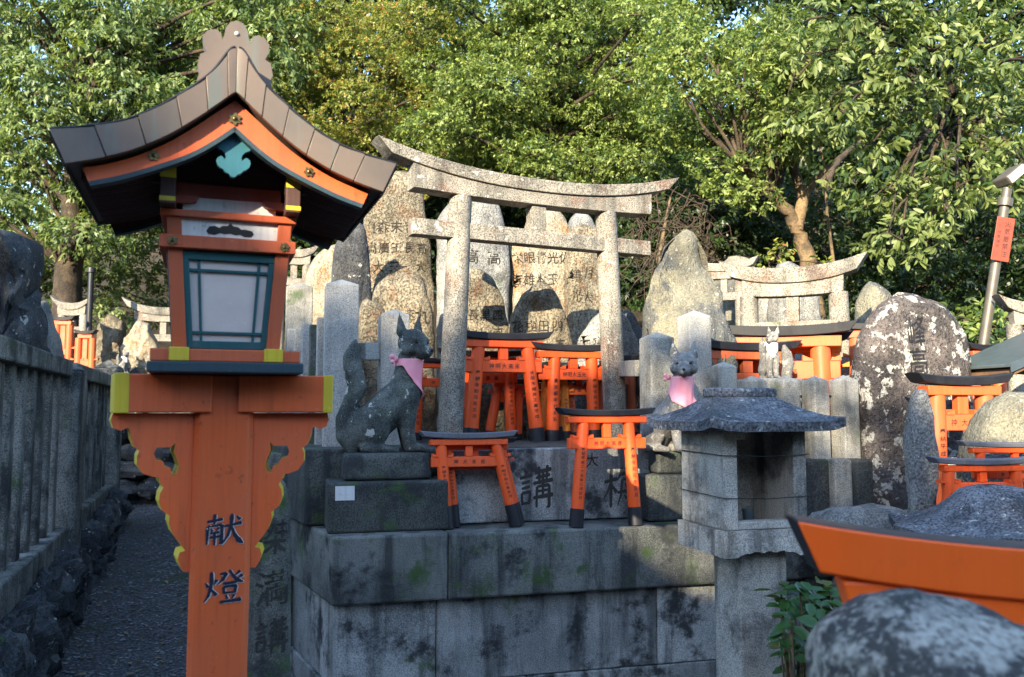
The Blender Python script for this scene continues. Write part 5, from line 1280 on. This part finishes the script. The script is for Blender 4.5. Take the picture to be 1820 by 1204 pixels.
# centre tree
b = gz(at(980, 560, 12.0))
tree('bushy bright green tree behind the middle of the stone gate', [b, tpt(980, 340, 12), tpt(990, 180, 12), tpt(1000, 40, 12)], .16, lobes_px(random_lobes(50, 770, 1200, -40, 310, 10.6, 12.4, 46, 76, 25, .52), rngt), 'leaf_centre', .056, .42, 1.3, 34, droop=.35, k=8, simple=True)
# tree with the visible forked trunk
b = tpt(1452, 560, 9.4); b.z -= .3
T4 = tree('slender tree with a sunlit forked trunk right of the gate', [b, tpt(1440, 485, 9.4), tpt(1425, 430, 9.4), tpt(1405, 385, 9.4), tpt(1375, 345, 9.3), tpt(1340, 320, 9.2), tpt(1300, 270, 9.2)], .09, lobes_px(random_lobes(26, 1190, 1430, 50, 235, 8.8, 10.4, 40, 62, 26, .5) + [(1300, 335, 8.9, 46, 20), (1345, 352, 8.8, 40, 17), (1262, 300, 9.0, 44, 20), (1330, 295, 9.1, 36, 16), (1385, 262, 9.2, 40, 18)], rngt), 'leaf_centre', .064, .42, 1.25, 35, simple=True, droop=.3, k=8, singles=200, bark='bark')
mb = MB(); o0 = Vector(T4.location)
mb.tube([tpt(1415, 410, 9.4) - o0, tpt(1428, 350, 9.45) - o0, tpt(1410, 300, 9.5) - o0, tpt(1425, 255, 9.5) - o0, tpt(1460, 190, 9.5) - o0], [.075, .065, .055, .045, .03], 10)
mb.tube([tpt(1422, 370, 9.42) - o0, tpt(1445, 325, 9.45) - o0, tpt(1480, 290, 9.5) - o0], [.045, .035, .02], 8)
part('fork', mb, M['bark'], T4, 60)
# broad-leaved tree at the right: layered boughs with dark gaps between
b = gz(at(1750, 600, 11.4)); rq = np.random.default_rng(91)
UP = [(1460, 30), (1545, 20), (1640, 10), (1740, 20), (1815, 20), (1440, 95), (1515, 85), (1590, 75), (1670, 80), (1760, 85), (1830, 110), (1470, 150), (1545, 140), (1620, 135), (1700, 140), (1785, 170), (1430, 205), (1500, 200), (1570, 195), (1640, 190), (1400, 245), (1830, 220), (1760, 225)]
LO = [(1700, 290), (1765, 268), (1820, 290), (1520, 330), (1580, 335), (1640, 322), (1700, 335), (1560, 372), (1625, 380), (1685, 372), (1770, 330), (1820, 345), (1600, 425), (1648, 432), (1550, 255)]
SPEC = [(x, y, rq.uniform(7.9, 9.3), rq.uniform(44, 64), rq.uniform(22, 32)) for x, y in UP] + [(x, y, rq.uniform(7.8, 8.6), rq.uniform(36, 50), rq.uniform(15, 23)) for x, y in LO]
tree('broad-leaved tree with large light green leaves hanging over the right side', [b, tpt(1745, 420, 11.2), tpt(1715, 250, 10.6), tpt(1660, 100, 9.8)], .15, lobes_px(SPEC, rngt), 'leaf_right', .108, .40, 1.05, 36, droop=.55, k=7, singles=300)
# dark undergrowth below the right canopy
b = gz(at(1650, 620, 11))
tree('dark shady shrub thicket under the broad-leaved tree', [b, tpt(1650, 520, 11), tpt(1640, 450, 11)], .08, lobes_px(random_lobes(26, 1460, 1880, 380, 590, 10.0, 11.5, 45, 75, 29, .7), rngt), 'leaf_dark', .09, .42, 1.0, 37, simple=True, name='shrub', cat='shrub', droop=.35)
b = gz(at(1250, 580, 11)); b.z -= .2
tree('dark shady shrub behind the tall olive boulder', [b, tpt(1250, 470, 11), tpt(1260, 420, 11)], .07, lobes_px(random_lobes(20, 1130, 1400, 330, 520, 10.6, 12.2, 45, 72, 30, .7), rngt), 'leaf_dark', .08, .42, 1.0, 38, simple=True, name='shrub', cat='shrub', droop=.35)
b = gz(at(1740, 640, 7.2))
tree('bright green shrub at the foot of the lamp pole', [b, tpt(1740, 590, 7.2), tpt(1735, 560, 7.2)], .02, lobes_px([(1715, 570, 7.2, 34, 26), (1760, 580, 7.1, 40, 30), (1795, 560, 7.3, 34, 26), (1740, 600, 7.0, 34, 22)], rngt), 'leaf_centre', .075, .5, 1.0, 39, name='shrub', cat='shrub', k=6)
b = gz(at(1370, 500, 8.2))
tree('tuft of young yellow-green shoots left of the sunlit trunk', [b, tpt(1368, 470, 8.2), tpt(1372, 455, 8.2)], .012, lobes_px([(1368, 462, 8.2, 24, 20), (1385, 455, 8.2, 16, 14), (1466, 478, 8.4, 20, 20)], rngt), 'leaf_mid', .06, .5, .7, 40, name='shrub', cat='shrub', k=5)
# bare vines and twigs right of the stone gate
rv = np.random.default_rng(5); mb = MB(); base = tpt(1180, 560, 9.0); base.z -= .3
for i in range(110):
    a = tpt(rv.uniform(1120, 1260), rv.uniform(330, 470), rv.uniform(8.8, 10.2)); d_ = Vector((rv.normal() * .25, rv.normal() * .2, -abs(rv.normal()) * .35 - .1)); c_ = a + d_ * 1.3
    m_ = (a + c_) / 2 + Vector((rv.normal() * .16, rv.normal() * .1, rv.normal() * .1)); mb.tube([a - base, a.lerp(m_, .55) + Vector((rv.normal(), 0, rv.normal())) * .03 - base, m_ - base, m_.lerp(c_, .5) + Vector((rv.normal(), 0, rv.normal())) * .04 - base, c_ - base], [.007, .006, .005, .004, .002], 5)
t = thing('vine_tangle', 'tangle of bare brown vines and twigs right of the stone gate', 'vines', base); stuff(part('twigs', mb, M['bark_dark'], t)); mb = MB()
mb.tube([(0, 0, -.6), (.02, .02, .3), (-.05, 0, .9), (.1, .05, 1.6)], [.035, .03, .025, .012], 8); part('stem', mb, M['bark'], t, 60)
mb = MB(); p0 = tpt(1480, 480, 9.2)
mb.tube([tpt(1486, 500, 9.2) - p0, tpt(1478, 440, 9.2) - p0, tpt(1470, 380, 9.1) - p0, tpt(1466, 300, 9.0) - p0, tpt(1452, 240, 9.0) - p0], [.022, .018, .016, .014, .01], 8)
o = part('hanging_vine', mb, M['bark'], None, 60); o.location = p0; tag(o, 'single pale vine hanging right of the sunlit forked trunk', 'vine')
# dark trunk silhouette behind the fork
b = gz(at(1452, 600, 13.4)); t = thing('tree', 'dark thick trunk in the shade behind the sunlit forked one', 'tree', b); mb = MB()
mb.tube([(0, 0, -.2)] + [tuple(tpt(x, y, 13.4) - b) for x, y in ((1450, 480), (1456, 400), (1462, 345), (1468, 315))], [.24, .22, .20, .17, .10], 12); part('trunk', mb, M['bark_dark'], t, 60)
mb = MB(); mb.tube([tuple(tpt(1466, 325, 13.4) - b), tuple(tpt(1490, 285, 13.6) - b), tuple(tpt(1530, 250, 13.9) - b)], [.08, .06, .03], 8); part('limb', mb, M['bark_dark'], t, 60)
# background wood seen as one dark mass
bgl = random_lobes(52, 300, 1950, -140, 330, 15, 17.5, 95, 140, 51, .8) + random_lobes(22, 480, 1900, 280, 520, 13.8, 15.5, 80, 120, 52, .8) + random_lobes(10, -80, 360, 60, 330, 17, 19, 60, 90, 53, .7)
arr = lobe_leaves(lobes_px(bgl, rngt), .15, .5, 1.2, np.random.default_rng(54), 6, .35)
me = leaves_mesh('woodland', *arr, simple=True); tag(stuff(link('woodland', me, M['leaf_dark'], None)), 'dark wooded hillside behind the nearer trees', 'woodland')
# glossy bush low behind the foreground gate: its leaves are parts
bp = at(1440, 1180, 2.75); t = thing('bush', 'small dark glossy bush right of the stone shrine pillar', 'bush', (bp.x, bp.y, ground(bp.x, bp.y)))
rb = np.random.default_rng(8); mb = MB(); H0 = bp.z
spots = []
for i in range(34):
    q = at(rb.uniform(1385, 1530), rb.uniform(1035, 1230), rb.uniform(2.5, 2.95)) - Vector(t.location); spots.append(q); mb.tube([(q.x * .3 + rb.normal() * .02, q.y * .3, 0), (q.x * .75, q.y * .75, q.z * .6), tuple(q)], [.006, .005, .003], 5)
part('stems', mb, M['bark'], t)
P = []; Dd = []; Nn = []; Ll = []
for q in spots:
    for j in range(8):
        a = rb.uniform(0, 6.28); P.append(np.array(q) + np.array(t.location) + rb.normal(size=3) * .012); Dd.append((math.cos(a), math.sin(a), rb.uniform(-.5, .3))); Nn.append((rb.normal() * .3, -.35 + rb.normal() * .3, 1)); Ll.append(rb.uniform(.045, .075))
leaf_objects(t, [np.array(P), np.array(Dd), np.array(Nn), np.array(Ll)], range(len(P)), 'leaf_bush', .55)
# weeds at the foot of the left fence
wb = along(4.3, -.75, 0); t = thing('weed_clump', 'small green weeds at the foot of the left fence', 'weeds', wb)
P = []; Dd = []; Nn = []; Ll = []
for i in range(70):
    a = rb.uniform(0, 6.28); P.append(np.array(wb) + np.array([rb.normal() * .12, rb.normal() * .25, rb.uniform(.02, .12)])); Dd.append((math.cos(a), math.sin(a), rb.uniform(.1, .9))); Nn.append((0, 0, 1.)); Ll.append(rb.uniform(.05, .09))
leaf_objects(t, [np.array(P), np.array(Dd), np.array(Nn), np.array(Ll)], range(len(P)), 'leaf_bush', .35)
# fallen leaves on the path and ledge
fl = np.random.default_rng(3); n = 600; P = np.zeros((n, 3))
for i in range(n):
    x, y = path_area(fl); P[i] = (x, y, ground(x, y) + .052)
D2 = unit(n, fl); D2[:, 2] *= .15; N2 = fl.normal(size=(n, 3)) * .25; N2[:, 2] += 1
me = leaves_mesh('fallen_leaves', P, D2, N2, fl.uniform(.025, .06, n), fl.uniform(.012, .022, n), fl.random(n))
M['leaf_dry'] = leaf_mat('leaf_dry', (.10, .06, .03), (.24, .17, .09), trans=.1, rough=.7)
tag(stuff(link('fallen_leaves', me, M['leaf_dry'], None)), 'dry fallen leaves scattered over the gravel path', 'fallen leaves')

# unseen crest growth added behind the viewer, shaped to cast the scene's shade
rh = np.random.default_rng(77); lob = []
x = -30.0
while x < 14:
    top = ridge(x); r_ = rh.uniform(.7, .95)
    if -6.0 < x < -3.7: x += .3; continue
    lob.append(((x, rh.normal() * .25, top - r_ * 1.15), (.75, .7, r_))); lob.append(((x + .2, -.3, top - 1.45), (.7, .7, .8))); x += .62
for xx, zz, rx, rz in [(-5.85, 6.8, .42, .55), (-5.4, 7.15, .3, .26), (-4.95, 7.25, .32, .16), (-4.45, 7.05, .3, .14), (-3.8, 6.6, .25, .4), (-3.8, 6.0, .22, .5), (-3.8, 5.4, .25, .5), (-4.24, 6.3, .07, .4), (-4.22, 5.9, .07, .3), (-5.9, 6.2, .5, .6), (-5.6, 6.2, .22, .5)]:  # clumps placed to frame a sun gap aimed at the lantern roof
    lob.append(((xx, 0, zz), (rx, .5, rz)))
lob = [((c_[0] - HDX, HY + c_[1], c_[2] + HDZ), r_) for c_, r_ in lob]
arr = lobe_leaves(lob, .20, .5, 1.6, rh, 6, .3)
me = leaves_mesh('shade_hedge', *arr, simple=True); o = link('shade_hedge', me, M['leaf_dark'], None); tag(stuff(o), 'unseen leafy growth added along the hill crest behind the viewer to shape sunlight', 'shade_hedge')
